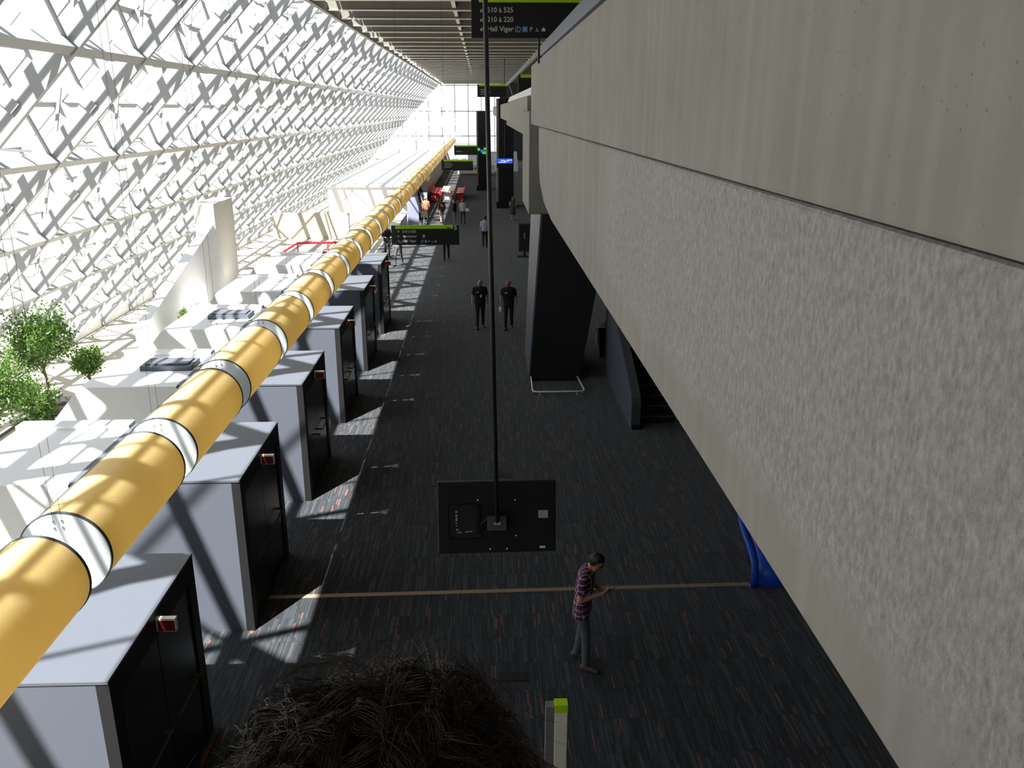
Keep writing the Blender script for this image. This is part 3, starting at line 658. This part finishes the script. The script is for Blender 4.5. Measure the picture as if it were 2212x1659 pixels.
MB().box(-.05, .0, -.066, -.06, .95, 1.25).obj('badge', M['sticker'], tb2)

# ---- lounge seating, desks, banners far down the hall
ls = tag(empty('lounge_table', (-2.95, 77.5, 0)), 'long table with white slatted top among the red seats', 'table')
for k in range(6): MB().box(-.55, .55, -2.3+.85*k, -1.75+.85*k, .72, .78).obj('slat', M['white'], ls)
MB().box(-.06, .06, -2.4, 2.6, .6, .72).obj('beam', M['red'], ls)
for y_ in (-2.0, 2.2): MB().box(-.3, .3, y_-.05, y_+.05, 0, .6).obj('leg', M['white'], ls)
cm = bent([(.25, .05), (.22, .42), (-.2, .45), (-.28, .6), (-.36, .95)], -.36, .36, .06)
lm = ['nearest the crowd', 'second along', 'third along', 'at the far end']
cmesh = cm.mesh('shell', M['red'], True); cleg = MB().box(-.25, .25, -.2, .15, 0, .3).mesh('base', M['red'])
for sd, sx in ((PI/2, 1), (-PI/2, -1)):
    for k in range(4):
        r_ = tag(empty('red_chair', (-2.95+sx*1.0, 75.2+1.45*k, 0), sd), 'red shell seat on the %s side of the white slatted table, %s' % ('column' if sx > 0 else 'window', lm[k]), 'chair', 'red shell seats at the slatted table')
        inst('shell', cmesh, r_); inst('base', cleg, r_); r_.scale = (1.45, 1.45, 1.25)
rs = tag(empty('red_pouf', (-4.1, 73.6, 0)), 'low round red pouf at the foot of the long white wall', 'pouf'); MB().tube([(0, 0, 0), (0, 0, .1), (0, 0, .4), (0, 0, .46)], [.28, .32, .32, .26], 16).obj('cushion', M['red'], rs, smooth=True); MB().tube([(0, 0, .46), (0, 0, .475)], .05, 10).obj('button', M['cred'], rs)
dk = tag(empty('registration_desk', (-5.35, 54, 0)), 'long white counter beside the crowd, brightly sunlit', 'desk')
MB().box(-.45, .45, -2.5, 2.6, .1, 1.0).obj('front', M['white'], dk); MB().box(-.5, .5, -2.6, 2.7, 1.0, 1.06).obj('top', M['white'], dk); MB().box(-.4, .4, -2.4, 2.5, 0, .1).obj('plinth', M['black'], dk)
bn = tag(empty('roll_up_banner', (-4.55, 57.2, 0), .5), 'tall pale lavender roll-up banner at the edge of the crowd', 'banner')
MB().box(-.4, .4, -.01, .01, .08, 2.0).obj('cloth', M['clav'], bn); MB().box(-.43, .43, -.08, .08, 0, .08).obj('base', M['chrome'], bn); MB().tube([(0, .03, .08), (0, .03, 2.0)], .01, 6).obj('pole', M['chrome'], bn); MB().box(-.41, .41, -.02, .02, 1.98, 2.02).obj('top_rail', M['chrome'], bn)
bd = tag(empty('leaning_board', (-4.2, 61.5, 0)), 'tall black slanted board behind the person in the rust shirt', 'board')
MB().prism([(-.35, 0), (.35, 0), (.35, 2.6), (.2, 2.75), (-.35, 1.9)], 'y', -.06, .06).obj('panel', M['black'], bd); MB().box(-.12, .32, -.075, -.06, 1.25, 1.85).obj('poster', M['clav'], bd)
ct = tag(empty('end_counter', (-.9, 106, 0)), 'white counter with red marks where the carpet ends', 'counter')
MB().box(-2.0, 2.4, -.5, .5, .1, 1.1).obj('body', M['white'], ct); MB().box(-2.05, 2.45, -.55, .55, 1.1, 1.18).obj('top', M['white'], ct); MB().box(-2.0, 2.4, -.4, .4, 0, .1).obj('plinth', M['stone'], ct)
for k in range(4): MB().box(-.6+.3*k, -.4+.3*k, -.51, -.5, .55+.1*(k % 2), .85).obj('mark', M['red'], ct)
sw = struct(empty('wall_far_stair', (0, 110, 0)))
for k in range(12): MB().box(-1.8, 4.5, k*.35, k*.35+.37, k*.19, k*.19+.19).obj('step', M['white'], sw)

# ---- buildings beyond the glazing
def building(x, y, w_, d_, h_, mat, lbl, rows, cols):
    b = tag(empty('far_building', (x, y, -4.35)), lbl, 'building')
    MB().box(-d_, 0, -w_/2, w_/2, 0, h_).obj('facade', mat, b)
    wm = MB().box(-.1, .06, -.7, .7, 0, 1.7).mesh('window', M['fargl'])
    for r_ in range(rows):
        for c_ in range(cols): inst('window', wm, b, loc=(0, -w_/2+(c_+.5)*w_/cols, 1.2+r_*h_/rows))
    MB().box(-d_-.2, .25, -w_/2-.2, w_/2+.2, h_, h_+.5).obj('cornice', M['farwhite'], b)
building(-85, 40, 40, 14, 20, M['brick'], 'reddish brick building across the street, nearest through the glazing', 4, 10)
building(-95, 104, 46, 14, 24, M['farwhite'], 'pale stucco building across the street beyond the brick one', 5, 10)

# ------------------------------------------------------------------ people
def capsule(m, p0, r0, p1, r1, flat=1.0, fdir=None, n=12):
    """tapered round-ended limb; flat scales the section along fdir"""
    p0 = Vector(p0); p1 = Vector(p1); d = p1-p0; Ln = max(d.length, 1e-5); d = d/Ln
    ref = Vector(fdir) if fdir is not None else (Vector((0, 1, 0)) if abs(d.y) < .9 else Vector((1, 0, 0)))
    b = (ref-d*ref.dot(d)).normalized(); a = d.cross(b)
    prof = []
    for t in (-90, -60, -30, 0): prof.append((r0*math.sin(math.radians(t)), r0*math.cos(math.radians(t))))
    for t in (0, 30, 60, 90): prof.append((Ln+r1*math.sin(math.radians(t)), r1*math.cos(math.radians(t))))
    vs = []; fs = []
    for (u, r) in prof:
        r = max(r, 1e-4)
        for k in range(n):
            t = 2*PI*k/n; vs.append(p0+d*u+a*(math.cos(t)*r)+b*(math.sin(t)*r*flat))
    for i in range(len(prof)-1):
        for k in range(n): fs.append((i*n+k, i*n+(k+1) % n, (i+1)*n+(k+1) % n, (i+1)*n+k))
    fs.append(tuple(range(n-1, -1, -1))); fs.append(tuple((len(prof)-1)*n+k for k in range(n)))
    m.add(vs, fs)
class Body:
    def __init__(s): s.c = []
    def add(s, p0, r0, p1, r1, tg, flat=1.0, fdir=None): s.c.append((Vector(p0), r0, Vector(p1), r1, tg, flat, Vector(fdir) if fdir is not None else None))
    def hand(s, w, d, n, side, curl=.5, k=1.0):
        """w wrist, d finger direction, n palm normal (towards palm), side +1: thumb on d x n side"""
        w = Vector(w); d = Vector(d).normalized(); n = (Vector(n)-d*Vector(n).dot(d)).normalized(); a = d.cross(n)*side
        pc = w+d*.085*k
        for i in range(4):
            o = a*((1.5-i)*.019*k)
            s.add(w+o*.6+d*.01, .014*k, pc+o, .0125*k, 'skin', .9, n)
            L1 = (.043, .048, .045, .036)[i]*k; c1 = curl*.9; d1 = (d*math.cos(c1)+n*math.sin(c1)).normalized()
            q = pc+o+d1*L1; c2 = curl*2.0; d2 = (d*math.cos(c2)+n*math.sin(c2)).normalized()
            s.add(pc+o, .0100*k, q, .0092*k, 'skin'); s.add(q, .0092*k, q+d2*L1*.85, .008*k, 'skin')
        t0 = w+d*.025*k+a*.028*k; t1 = t0+(d*.6+a*.65+n*.35).normalized()*.045*k; t2 = t1+(d*.9+a*.1+n*.45).normalized()*.032*k
        s.add(t0, .0135*k, t1, .0115*k, 'skin'); s.add(t1, .011*k, t2, .009*k, 'skin')
    def build(s, name, mats, parent, voxel, smooth=3):
        m = MB()
        for p0, r0, p1, r1, tg, fl_, fd in s.c: capsule(m, p0, r0, p1, r1, fl_, fd)
        me = m.mesh('tmp', M['skin']); o = bpy.data.objects.new('tmp', me); COL.objects.link(o)
        md = o.modifiers.new('r', 'REMESH'); md.mode = 'VOXEL'; md.voxel_size = voxel; md.use_smooth_shade = True
        sm = o.modifiers.new('s', 'SMOOTH'); sm.factor = .5; sm.iterations = smooth
        bpy.context.view_layer.update(); dg = bpy.context.evaluated_depsgraph_get()
        out = bpy.data.meshes.new_from_object(o.evaluated_get(dg)); bpy.data.objects.remove(o); bpy.data.meshes.remove(me)
        out.name = name; out.materials.clear(); keys = list(mats.keys())
        for k in keys: out.materials.append(mats[k])
        npol = len(out.polygons); C = np.empty(npol*3, np.float32); out.polygons.foreach_get('center', C); C = C.reshape(-1, 3)
        best = np.full(npol, 1e9); idx = np.zeros(npol, np.int32)
        for p0, r0, p1, r1, tg, fl_, fd in s.c:
            a = np.array(p0); b = np.array(p1)-a; t = np.clip(((C-a)@b)/max(b@b, 1e-9), 0, 1); v = C-(a+t[:, None]*b)
            if fl_ != 1.0 and fd is not None:
                f = np.array(fd); f = f/np.linalg.norm(f); v = v+np.outer((v@f)*(1/fl_-1), f)
            dd = np.linalg.norm(v, axis=1)-(r0+t*(r1-r0)); mk = dd < best; best[mk] = dd[mk]; idx[mk] = keys.index(tg)
        out.polygons.foreach_set('material_index', idx); out.polygons.foreach_set('use_smooth', [True]*npol); out.update()
        return inst(name, out, parent)
def mirror(v): return Vector((-v[0], v[1], v[2]))
def person(loc_, rz, lbl, h=1.75, mats=None, voxel=.012, arms='down', stride=0.0, lean=0.0, head=(0, 0), build=1.0, skirt=False, sleeves='short', hair='short', hairmat='hair', detail=True, bag=None, legs_bare=False, hands=None, hem=.0, female=False, rot_legs=0, face=True):
    """local frame: facing +y, feet on z=0. head=(pitch down, turn) in radians"""
    P = tag(empty('person', loc_, rz), lbl, 'person'); k = h/1.75; B = Body(); bw = build
    def V(x, y, z): return Vector((x*k, y*k, z*k))
    ln = lambda z: lean*max(0, z-.95)        # forward shift with height
    lt = 'skin' if legs_bare else 'pants'
    # legs
    for sx in (-1, 1):
        f = stride*sx
        hip = V(.095*sx, 0, .92); knee = V(.10*sx, f*.55+.03, .50+(.02 if f else 0)); ank = V(.105*sx, f, .085+(.03 if f < 0 else 0))
        B.add(hip, .092*k*bw, knee, .062*k*bw, lt); B.add(knee, .060*k*bw, ank, .046*k*bw, lt)
        B.add(ank+V(0, -.04, -.035), .042*k, ank+V(.015*sx, .09, -.045), .040*k, 'shoe'); B.add(ank+V(.015*sx, .09, -.045), .040*k, ank+V(.02*sx, .16, -.055), .030*k, 'shoe')
        B.add(ank+V(0, -.045, -.05), .033*k, ank+V(0, -.02, -.05), .035*k, 'shoe')
    # torso as flattened stacked volumes
    tz = [(.90, .128, .80, 'pants'), (.98, .138, .80, 'shirt'), (1.08, .134, .78, 'shirt'), (1.18, .142, .76, 'shirt'), (1.28, .152, .74, 'shirt'), (1.36, .150, .70, 'shirt')]
    if hem: tz[0] = (.86, .142, .82, 'shirt')
    if female: tz = [(z, r*(.92 if z > 1.0 and z < 1.2 else .95), f_, t_) for z, r, f_, t_ in tz]
    for (z, r, fl_, tg) in tz:
        wx = .05*k*bw
        B.add(V(0, ln(z), z)-Vector((wx, 0, 0)), r*k*bw, V(0, ln(z), z)+Vector((wx, 0, 0)), r*k*bw, tg, fl_, (0, 1, 0))
    for (z0, r0, t0), (z1, r1, t1) in zip([(.90, .12, 'pants'), (.99, .125, 'shirt'), (1.15, .12, 'shirt')], [(.99, .125, 'shirt'), (1.15, .12, 'shirt'), (1.34, .13, 'shirt')]):
        B.add(V(-.05*bw, ln(z0), z0), r0*k*bw, V(-.05*bw, ln(z1), z1), r1*k*bw, t1, .8, (0, 1, 0)); B.add(V(.05*bw, ln(z0), z0), r0*k*bw, V(.05*bw, ln(z1), z1), r1*k*bw, t1, .8, (0, 1, 0))
    if skirt:
        for sx in (-1, 1): B.add(V(.06*sx, 0, .92), .13*k, V(.075*sx, stride*.2*sx, .56), .125*k, 'shirt', .85, (0, 1, 0))
    sh = [V(.175*sx*bw, ln(1.42)-.005, 1.42) for sx in (-1, 1)]
    B.add(V(0, ln(1.44), 1.44), .075*k*bw, sh[0], .062*k*bw, 'shirt'); B.add(V(0, ln(1.44), 1.44), .075*k*bw, sh[1], .062*k*bw, 'shirt')
    # arms
    for i, sx in enumerate((-1, 1)):
        a = arms[i] if isinstance(arms, (tuple, list)) else arms
        if a == 'down': el = V(.235*sx*bw, -.03+ln(1.2), 1.15); wr = V(.25*sx*bw, .05+ln(1.0), .90); hd_ = V(.01*sx, .12, -1); pn = V(-sx, .1, 0); cu = .45
        elif a == 'swing': el = V(.235*sx*bw, .06+ln(1.2), 1.16); wr = V(.24*sx*bw, .20+ln(1.0), .94); hd_ = V(0, .5, -1); pn = V(-sx, 0, 0); cu = .5
        elif a == 'back': el = V(.235*sx*bw, -.12+ln(1.2), 1.17); wr = V(.25*sx*bw, -.12, .93); hd_ = V(0, 0, -1); pn = V(-sx, 0, 0); cu = .5
        elif a == 'phone': el = V(.225*sx*bw, .02, 1.13); wr = V(.075*sx, .245+ln(1.1), 1.17+(.01 if sx > 0 else -.01)); hd_ = V(-.55*sx, .75, .25); pn = V(-.55*sx, -.35, .9); cu = .75
        elif a == 'hold': el = V(.225*sx*bw, .02+ln(1.1), 1.13); wr = V(.16*sx, .26+ln(1.1), 1.08); hd_ = V(-.2*sx, 1, .1); pn = V(-.8*sx, 0, .5); cu = .9
        else: el, wr, hd_, pn, cu = [V(*q) if not isinstance(q, float) else q for q in a]
        el0 = sh[i].lerp(el, .62 if sleeves == 'short' else 1)
        B.add(sh[i], .060*k*bw, el0, .054*k*bw, 'shirt')
        if sleeves == 'short': B.add(el0, .043*k*bw, el, .041*k*bw, 'skin'); B.add(el, .041*k*bw, wr, .028*k, 'skin')
        elif sleeves == 'none': B.c[-1] = B.c[-1][:4]+('skin',)+B.c[-1][5:]; B.add(el, .038*k*bw, wr, .026*k, 'skin')
        else: B.add(el, .047*k*bw, wr, .036*k, 'shirt')
        if detail: B.hand(wr, hd_, pn, sx, cu, k)
        else:
            d_ = hd_.normalized(); B.add(wr, .026*k, wr+d_*.09*k, .030*k, 'skin', .6, pn); B.add(wr+d_*.09*k, .022*k, wr+d_*.16*k, .015*k, 'skin', .7, pn); B.add(wr+d_*.03*k, .014*k, wr+d_*.09*k+pn.normalized()*.03*k, .010*k, 'skin')
    # neck and head
    nb = V(0, ln(1.45)-.005, 1.46); pitch, turn = head
    R3 = Matrix.Rotation(turn, 3, 'Z') @ Matrix.Rotation(-pitch, 3, 'X')
    hc = nb+R3 @ Vector((0, .025*k, .165*k)); 
    def Hd(x, y, z): return hc+R3 @ Vector((x*k, y*k, z*k))
    fy = R3 @ Vector((0, 1, 0)); fx = R3 @ Vector((1, 0, 0))
    B.add(nb-V(0, 0, .03), .058*k, Hd(0, -.02, -.06), .052*k, 'skin')
    B.add(Hd(0, -.022, .028), .086*k, Hd(0, .012, .03), .082*k, 'skin', .90, fx); B.add(Hd(0, .02, -.01), .075*k, Hd(0, .042, -.075), .046*k, 'skin', .95, fx)
    B.add(Hd(0, .055, -.085), .026*k, Hd(0, .062, -.09), .022*k, 'skin')
    B.add(Hd(0, .09, .01), .009*k, Hd(0, .108, -.03), .014*k, 'skin')
    for sx in (-1, 1): B.add(Hd(.076*sx, -.008, .012), .013*k, Hd(.080*sx, -.014, -.025), .010*k, 'skin', .6, fx)
    B.build('body', mats, P, voxel)
    if hair != 'bald':
        hm = MB(); nu, nv = 20, 12; keep = []
        for j in range(nv+1):
            t = PI*j/nv-PI/2
            for i in range(nu):
                a = 2*PI*i/nu; x, y, z = math.cos(t)*math.cos(a), math.cos(t)*math.sin(a), math.sin(t)
                w_ = 1+.05*math.sin(5*a+3*t)+.04*math.sin(9*a*t+1)
                low = 1.0
                if hair == 'long' and z < 0 and y < .3: low = 2.2
                hm.v.append(tuple(Hd(x*.092*w_, y*.106*w_-.008, z*.098*w_*low+.034)))
                keep.append((x, y, z))
        for j in range(nv):
            for i in range(nu):
                q = [j*nu+i, j*nu+(i+1) % nu, (j+1)*nu+(i+1) % nu, (j+1)*nu+i]
                cx_, cy_, cz_ = [sum(keep[t][u] for t in q)/4 for u in range(3)]
                ok = cz_ > .15+.55*max(0, cy_)+(.1 if cy_ > .3 else 0) or (cy_ < -.05 and cz_ > -.62) or (hair == 'long' and cy_ < .25 and cz_ > -.9)
                if hair == 'receding' and (cz_ > .62 or cy_ > .1): ok = False
                if ok: hm.f.append(tuple(q))
        hm.m = [0]*len(hm.f)
        ho = hm.obj('hair', M[hairmat], P, smooth=True, fix=False)
        sd_ = ho.modifiers.new('solid', 'SOLIDIFY'); sd_.thickness = .012*k; sd_.offset = 0
    if face:
        e = MB()
        for sx in (-1, 1): e.ball(Hd(.030*sx, .083, .012), .010*k, .010*k, .008*k, 8, 6)
        e.obj('eyes', M['hair'], P, smooth=True)
        MB().bar(Hd(-.022, .092, -.058), Hd(.022, .092, -.058), .008*k, .010*k).obj('mouth', M['cbrown'], P)
        if hair != 'bald' or True: MB().bar(Hd(-.048, .086, .034), Hd(-.015, .094, .036), .008*k, .008*k).bar(Hd(.048, .086, .034), Hd(.015, .094, .036), .008*k, .008*k).obj('eyebrows', M[hairmat], P)
    P['_'] = 0; del P['_']
    return P, Hd, k
def cl(shirt, pants, shoe='shoe', skin='skin'): return {'skin': M[skin], 'shirt': M[shirt], 'pants': M[pants], 'shoe': M[shoe]}

# the man in the plaid shirt looking at his phone
pm, Hd, k = person((1.30, 10.12, 0.004), math.radians(-110), 'man in a plaid short-sleeved shirt and grey jeans, looking down at a phone', 1.80, cl('plaid', 'jeans', 'leather'), .008, 'phone', 0.09, .10, (.62, 0), 1.05, hem=.1, hair='short')
g = MB()
for sx in (-1, 1):
    c0 = [Hd(.033*sx+.024*math.cos(a), .103, .012+.017*math.sin(a)) for a in np.linspace(0, 2*PI, 13)]
    g.tube(c0, .0025, 5, False); g.tube([Hd(.057*sx, .10, .016), Hd(.083*sx, .0, .018)], .002, 4)
g.tube([Hd(-.009, .105, .015), Hd(.009, .105, .015)], .002, 4); g.obj('glasses', M['blackm'], pm)
pl_ = MB().hexa([Hd(-.06, -.075, -.125), Hd(.06, -.075, -.125), Hd(.075, -.02, -.15), Hd(-.075, -.02, -.15)], [Hd(-.055, -.085, -.085), Hd(.055, -.085, -.085), Hd(.07, .02, -.12), Hd(-.07, .02, -.12)]); pl_.obj('collar', M['plaid'], pm)
mw = Matrix.Translation((1.30, 10.12, 0.004)) @ Matrix.Rotation(math.radians(-110), 4, 'Z')
ph = tag(empty('phone', mw @ Vector((0, .375, 1.245)), math.radians(-110)), 'small dark phone held in both hands of the man in plaid', 'phone')
pb = MB().box(-.036, .036, -.07, .07, -.004, .004).obj('case', M['blackm'], ph, bevel=.003); MB().box(-.032, .032, -.062, .062, .004, .005).obj('screen', M['cdgrey'], ph)
for o in ph.children: o.rotation_euler = (math.radians(35), 0, 0)
# the two guards walking towards the camera
def guard(x, y, rz, lbl, hr, stride, arms, seed, head_):
    p, Hd, k = person((x, y, 0.004), rz, lbl, 1.74, cl('cblack', 'cnavy', 'shoe', 'skin2' if seed else 'skin'), .010, arms, stride, .02, head_, 1.1, hair=hr, hairmat='greyhair')
    MB().box(.045, .125, .118, .135, 1.30, 1.325).obj('chest_patch', M['cwhite'], p)
    MB().tube([(-.14, .0, .945), (-.10, .11, .945), (0, .135, .945), (.10, .11, .945), (.14, 0, .945)], .016, 6).obj('belt', M['black'], p)
    return p
g1 = guard(-.12, 29.5, math.radians(184), 'bald guard in black polo and trousers walking behind the thin pole', 'receding', .10, ('back', 'down'), 0, (.05, -.25))
MB().box(-.05, .0, .135, .145, 1.13, 1.22).obj('badge', M['cwhite'], g1); MB().box(-.05, .0, .138, .148, 1.22, 1.25).obj('badge_top', M['red'], g1)
g2 = guard(.88, 29.35, math.radians(176), 'guard in black polo beside the thin pole, head turned aside, carrying a white bag', 'receding', .12, ('down', 'down'), 1, (.05, -.5))
gw = Matrix.Translation((.88, 29.35, 0)) @ Matrix.Rotation(math.radians(176), 4, 'Z')
bg_ = tag(empty('plastic_bag', gw @ Vector((.275, .10, .72)), .3), 'small white bag carried in the hand of the second guard', 'bag')
m = MB(); m.ball((0, 0, 0), .075, .055, .11, 12, 8); m.v = [(x*(1+.18*math.sin(9*z*12+x*30)), y*(1+.2*math.sin(40*x)), z) for x, y, z in m.v]; m.obj('pouch', M['cwhite'], bg_, smooth=True); MB().tube([(-.03, 0, .08), (-.02, 0, .14), (.02, 0, .14), (.03, 0, .08)], .006, 5).obj('handle', M['cwhite'], bg_)
# people farther down the hall
F = dict(voxel=.022, detail=False, face=False)
person((2.11, 60.1, 0), math.radians(0), 'woman in a dark knee-length dress walking away near the broad dark column', 1.66, cl('cdgrey', 'cdgrey'), arms=('swing', 'down'), stride=.12, skirt=True, legs_bare=True, sleeves='none', hair='long', hairmat='blond', female=True, **F)
lv, _, _ = person((.12, 48.2, 0), math.radians(5), 'person in a lavender shirt and black trousers, half hidden by the thin pole', 1.74, cl('clav', 'cblack'), arms='down', stride=.08, hairmat='hair', hair='short', **F)
wk, _, _ = person((-1.87, 44.0, 0), math.radians(175), 'person in black trousers mostly hidden behind the hanging sign with number 5', 1.80, cl('cnavy', 'cblack'), arms='down', stride=.06, hair='short', **F)
bb = tag(empty('shoulder_bag', (-1.50, 43.9, .82)), 'small bright blue bag below the right end of the number 5 sign', 'bag'); MB().hexa([(-.11, -.05, 0), (.11, -.05, 0), (.11, .05, 0), (-.11, .05, 0)], [(-.09, -.04, .26), (.09, -.04, .26), (.09, .04, .26), (-.09, .04, .26)]).obj('pouch', M['blue'], bb, bevel=.02); MB().tube([(-.09, 0, .26), (-.03, .02, .5), (.09, 0, .26)], .012, 6).obj('strap', M['blue'], bb)
person((-4.15, 42.3, 0), math.radians(150), 'person in a grey jacket and dark trousers just left of the number 5 sign', 1.82, cl('cgrey', 'cdgrey'), arms=('hold', 'down'), stride=.16, lean=.12, sleeves='long', hair='short', hairmat='greyhair', **F)
person((-2.77, 59.2, 0), math.radians(20), 'woman in a brown top and short dark skirt, leftmost of the three walking together', 1.68, cl('cbrown', 'cnavy'), arms='down', stride=.14, skirt=False, legs_bare=True, sleeves='long', hair='long', female=True, **F)
person((-1.84, 57.7, 0), math.radians(75), 'person in a black jacket and grey trousers, middle of the three walking together', 1.74, cl('cblack', 'cgrey'), arms=('hold', 'hold'), stride=.05, sleeves='long', build=1.12, hair='short', **F)
person((-1.33, 58.65, 0), math.radians(-20), 'slim woman in a beige top carrying a white bag, rightmost of the three walking together', 1.66, cl('cbeige', 'cdgrey'), arms=('down', 'hold'), stride=.1, sleeves='short', hair='long', hairmat='blond', female=True, **F)
wb_ = tag(empty('handbag', (-1.02, 58.55, .86)), 'white handbag on the arm of the slim woman in beige', 'bag'); MB().hexa([(-.15, -.06, 0), (.15, -.06, 0), (.15, .06, 0), (-.15, .06, 0)], [(-.11, -.04, .2), (.11, -.04, .2), (.11, .04, .2), (-.11, .04, .2)]).obj('pouch', M['cwhite'], wb_, bevel=.02); MB().tube([(-.09, 0, .2), (0, 0, .36), (.09, 0, .2)], .010, 6).obj('strap', M['black'], wb_)
person((-3.83, 58.7, 0), math.radians(10), 'person in a rust-coloured shirt and dark jeans with back turned', 1.80, cl('corange', 'jeans'), arms=('hold', 'hold'), build=1.15, sleeves='long', hair='receding', hairmat='blond', **F)
person((-4.15, 57.6, 0), math.radians(-15), 'person in a grey top with a pale shoulder bag beside the rust shirt', 1.72, cl('cgrey', 'cblack'), arms='down', stride=.08, sleeves='long', hair='short', **F)
sb = tag(empty('tote_bag', (-3.84, 57.2, .62)), 'pale grey tote bag hanging beside the person in grey', 'bag'); MB().hexa([(-.2, -.05, 0), (.2, -.05, 0), (.2, .05, 0), (-.2, .05, 0)], [(-.17, -.03, .4), (.17, -.03, .4), (.17, .03, .4), (-.17, .03, .4)]).obj('pouch', M['cbeige'], sb, bevel=.02); MB().tube([(-.1, 0, .4), (-.1, 0, .75), (-.06, 0, .8), (.1, 0, .4)], .012, 6).obj('strap', M['cbeige'], sb)
person((-6.2, 55.4, 0), math.radians(90), 'person in a bright red top standing behind the white counter', 1.72, cl('cred', 'cblack'), arms='hold', sleeves='long', hair='short', **F)
person((-6.3, 53.2, 0), math.radians(80), 'person in a white top with dark hair standing behind the white counter', 1.70, cl('cwhite', 'cdgrey'), arms='down', sleeves='short', hair='short', **F)
person((-5.0, 45.0, 0), math.radians(200), 'person in black clothes beside the yellow tube, in front of the white counter', 1.74, cl('cblack', 'cblack'), arms='hold', sleeves='long', hair='short', hairmat='blond', **F)

# ------------------------------------------------------------------ the curly-haired person right in front of the camera
HC = Vector((-.080, .52, 6.83))
fp, Hd, k = person((HC.x, HC.y-.02, 5.2), 0.0, 'head of a person with dark curly brown hair right in front of the camera', 1.715, cl('cblack', 'cdgrey'), .012, 'down', 0, 0, (.0, 0), hair='bald', hairmat='hair')
HC = Hd(0, -.012, .03)
t = NT('curly_hair'); tc = t.new('ShaderNodeTexCoord'); nz = t.new('ShaderNodeTexNoise', i_Scale=22, i_Detail=3); t.link(tc.outputs['Object'], nz.inputs['Vector'])
t.col(t.mix(nz.outputs[0], (.010, .006, .004), (.085, .050, .030))); t.b.inputs['Roughness'].default_value = .45; t.b.inputs['Specular IOR Level'].default_value = .25; M['curl'] = t.m
def curly(center, n_lock=760, per=12, seed=3):
    rng = np.random.default_rng(seed); V = []; nseg = 18; E3 = np.array([.106, .118, .108])
    for L_ in range(n_lock):
        while True:   # root on the scalp, covering top, sides and back
            d = rng.normal(size=3); d /= np.linalg.norm(d)
            if d[2] > -.6 and not (d[1] > .5 and d[2] < .35): break
        tg = np.cross(d, rng.normal(size=3)); tg = tg+np.array([0, -.5, -.5])-d*np.dot(np.array([0, -.5, -.5]), d); tg -= d*np.dot(tg, d); tg /= np.linalg.norm(tg); bt = np.cross(d, tg)
        span = rng.uniform(.45, .95); amp0 = rng.uniform(.05, .14); turns = rng.uniform(.7, 1.6); ph0 = rng.uniform(0, 6.28); lift = rng.uniform(.02, .20); curlo = rng.uniform(-.1, .22)
        for s_ in range(per):
            u = np.linspace(0, 1, nseg); j1, j2, j3 = rng.normal(size=3)*.018; sp = span*rng.uniform(.8, 1.15); wild = abs(rng.normal())*(.03 if rng.random() < .93 else .16)
            th = sp*u; lat = (amp0+j1)*np.sin(ph0+turns*6.28*u)*np.minimum(1, 3*u)+j2
            dirs = np.outer(np.cos(th), d)+np.outer(np.sin(th), tg)+np.outer(lat, bt); dirs /= np.linalg.norm(dirs, axis=1)[:, None]
            rad = 1+lift*np.sin(np.minimum(1, u*1.6)*1.57)+(amp0*.6+j3)*np.cos(ph0+turns*6.28*u)*np.minimum(1, 2*u)+(curlo+wild)*u**2
            rad = np.maximum(rad, .97); pts = dirs*E3*rad[:, None]
            w0 = rng.uniform(.00030, .00070); wd_ = w0*(1-.7*u)
            T = np.gradient(pts, axis=0); T /= np.linalg.norm(T, axis=1)[:, None]+1e-9
            n1 = np.cross(T, d); n1 /= np.linalg.norm(n1, axis=1)[:, None]+1e-9; n2 = np.cross(T, n1)
            ring = np.stack([pts+n1*wd_[:, None], pts-n1*.5*wd_[:, None]+n2*.87*wd_[:, None], pts-n1*.5*wd_[:, None]-n2*.87*wd_[:, None]], 1)
            V.append(ring.reshape(-1, 3))
    V = np.concatenate(V)+np.array(center); ns = n_lock*per
    i = np.arange(nseg-1)[:, None]*3; q = np.array([[0, 1, 4, 3], [1, 2, 5, 4], [2, 0, 3, 5]])
    one = (i[:, :, None]+q[None]).reshape(-1, 4); allf = (np.arange(ns)[:, None, None]*nseg*3+one[None]).reshape(-1, 4)
    me = bpy.data.meshes.new('curls'); me.vertices.add(len(V)); me.vertices.foreach_set('co', V.astype(np.float32).ravel())
    nf = len(allf); me.loops.add(nf*4); me.loops.foreach_set('vertex_index', allf.astype(np.int32).ravel()); me.polygons.add(nf)
    me.polygons.foreach_set('loop_start', np.arange(0, nf*4, 4, dtype=np.int32)); me.polygons.foreach_set('loop_total', np.full(nf, 4, np.int32)); me.polygons.foreach_set('use_smooth', [True]*nf)
    me.materials.append(M['curl']); me.update(calc_edges=True); me.validate(); return me
tag(inst('curls', curly(HC), fp), kind='stuff')
sc_ = MB(); sc_.ball((HC.x, HC.y-.002, HC.z), .107, .119, .109, 36, 24)
sc_.v = [tuple(HC[q]+(v_[q]-HC[q])*(1+.035*math.sin(v_[0]*140)*math.sin(v_[1]*120+1)*math.cos(v_[2]*130)) for q in range(3)) for v_ in sc_.v]
sc_.f = [f for f in sc_.f if not (sum(sc_.v[i][1] for i in f)/len(f)-HC.y > .04 and sum(sc_.v[i][2] for i in f)/len(f)-HC.z < .05)]; sc_.m = [0]*len(sc_.f)
sc_.obj('scalp_hair', M['hair'], fp, smooth=True, fix=False)
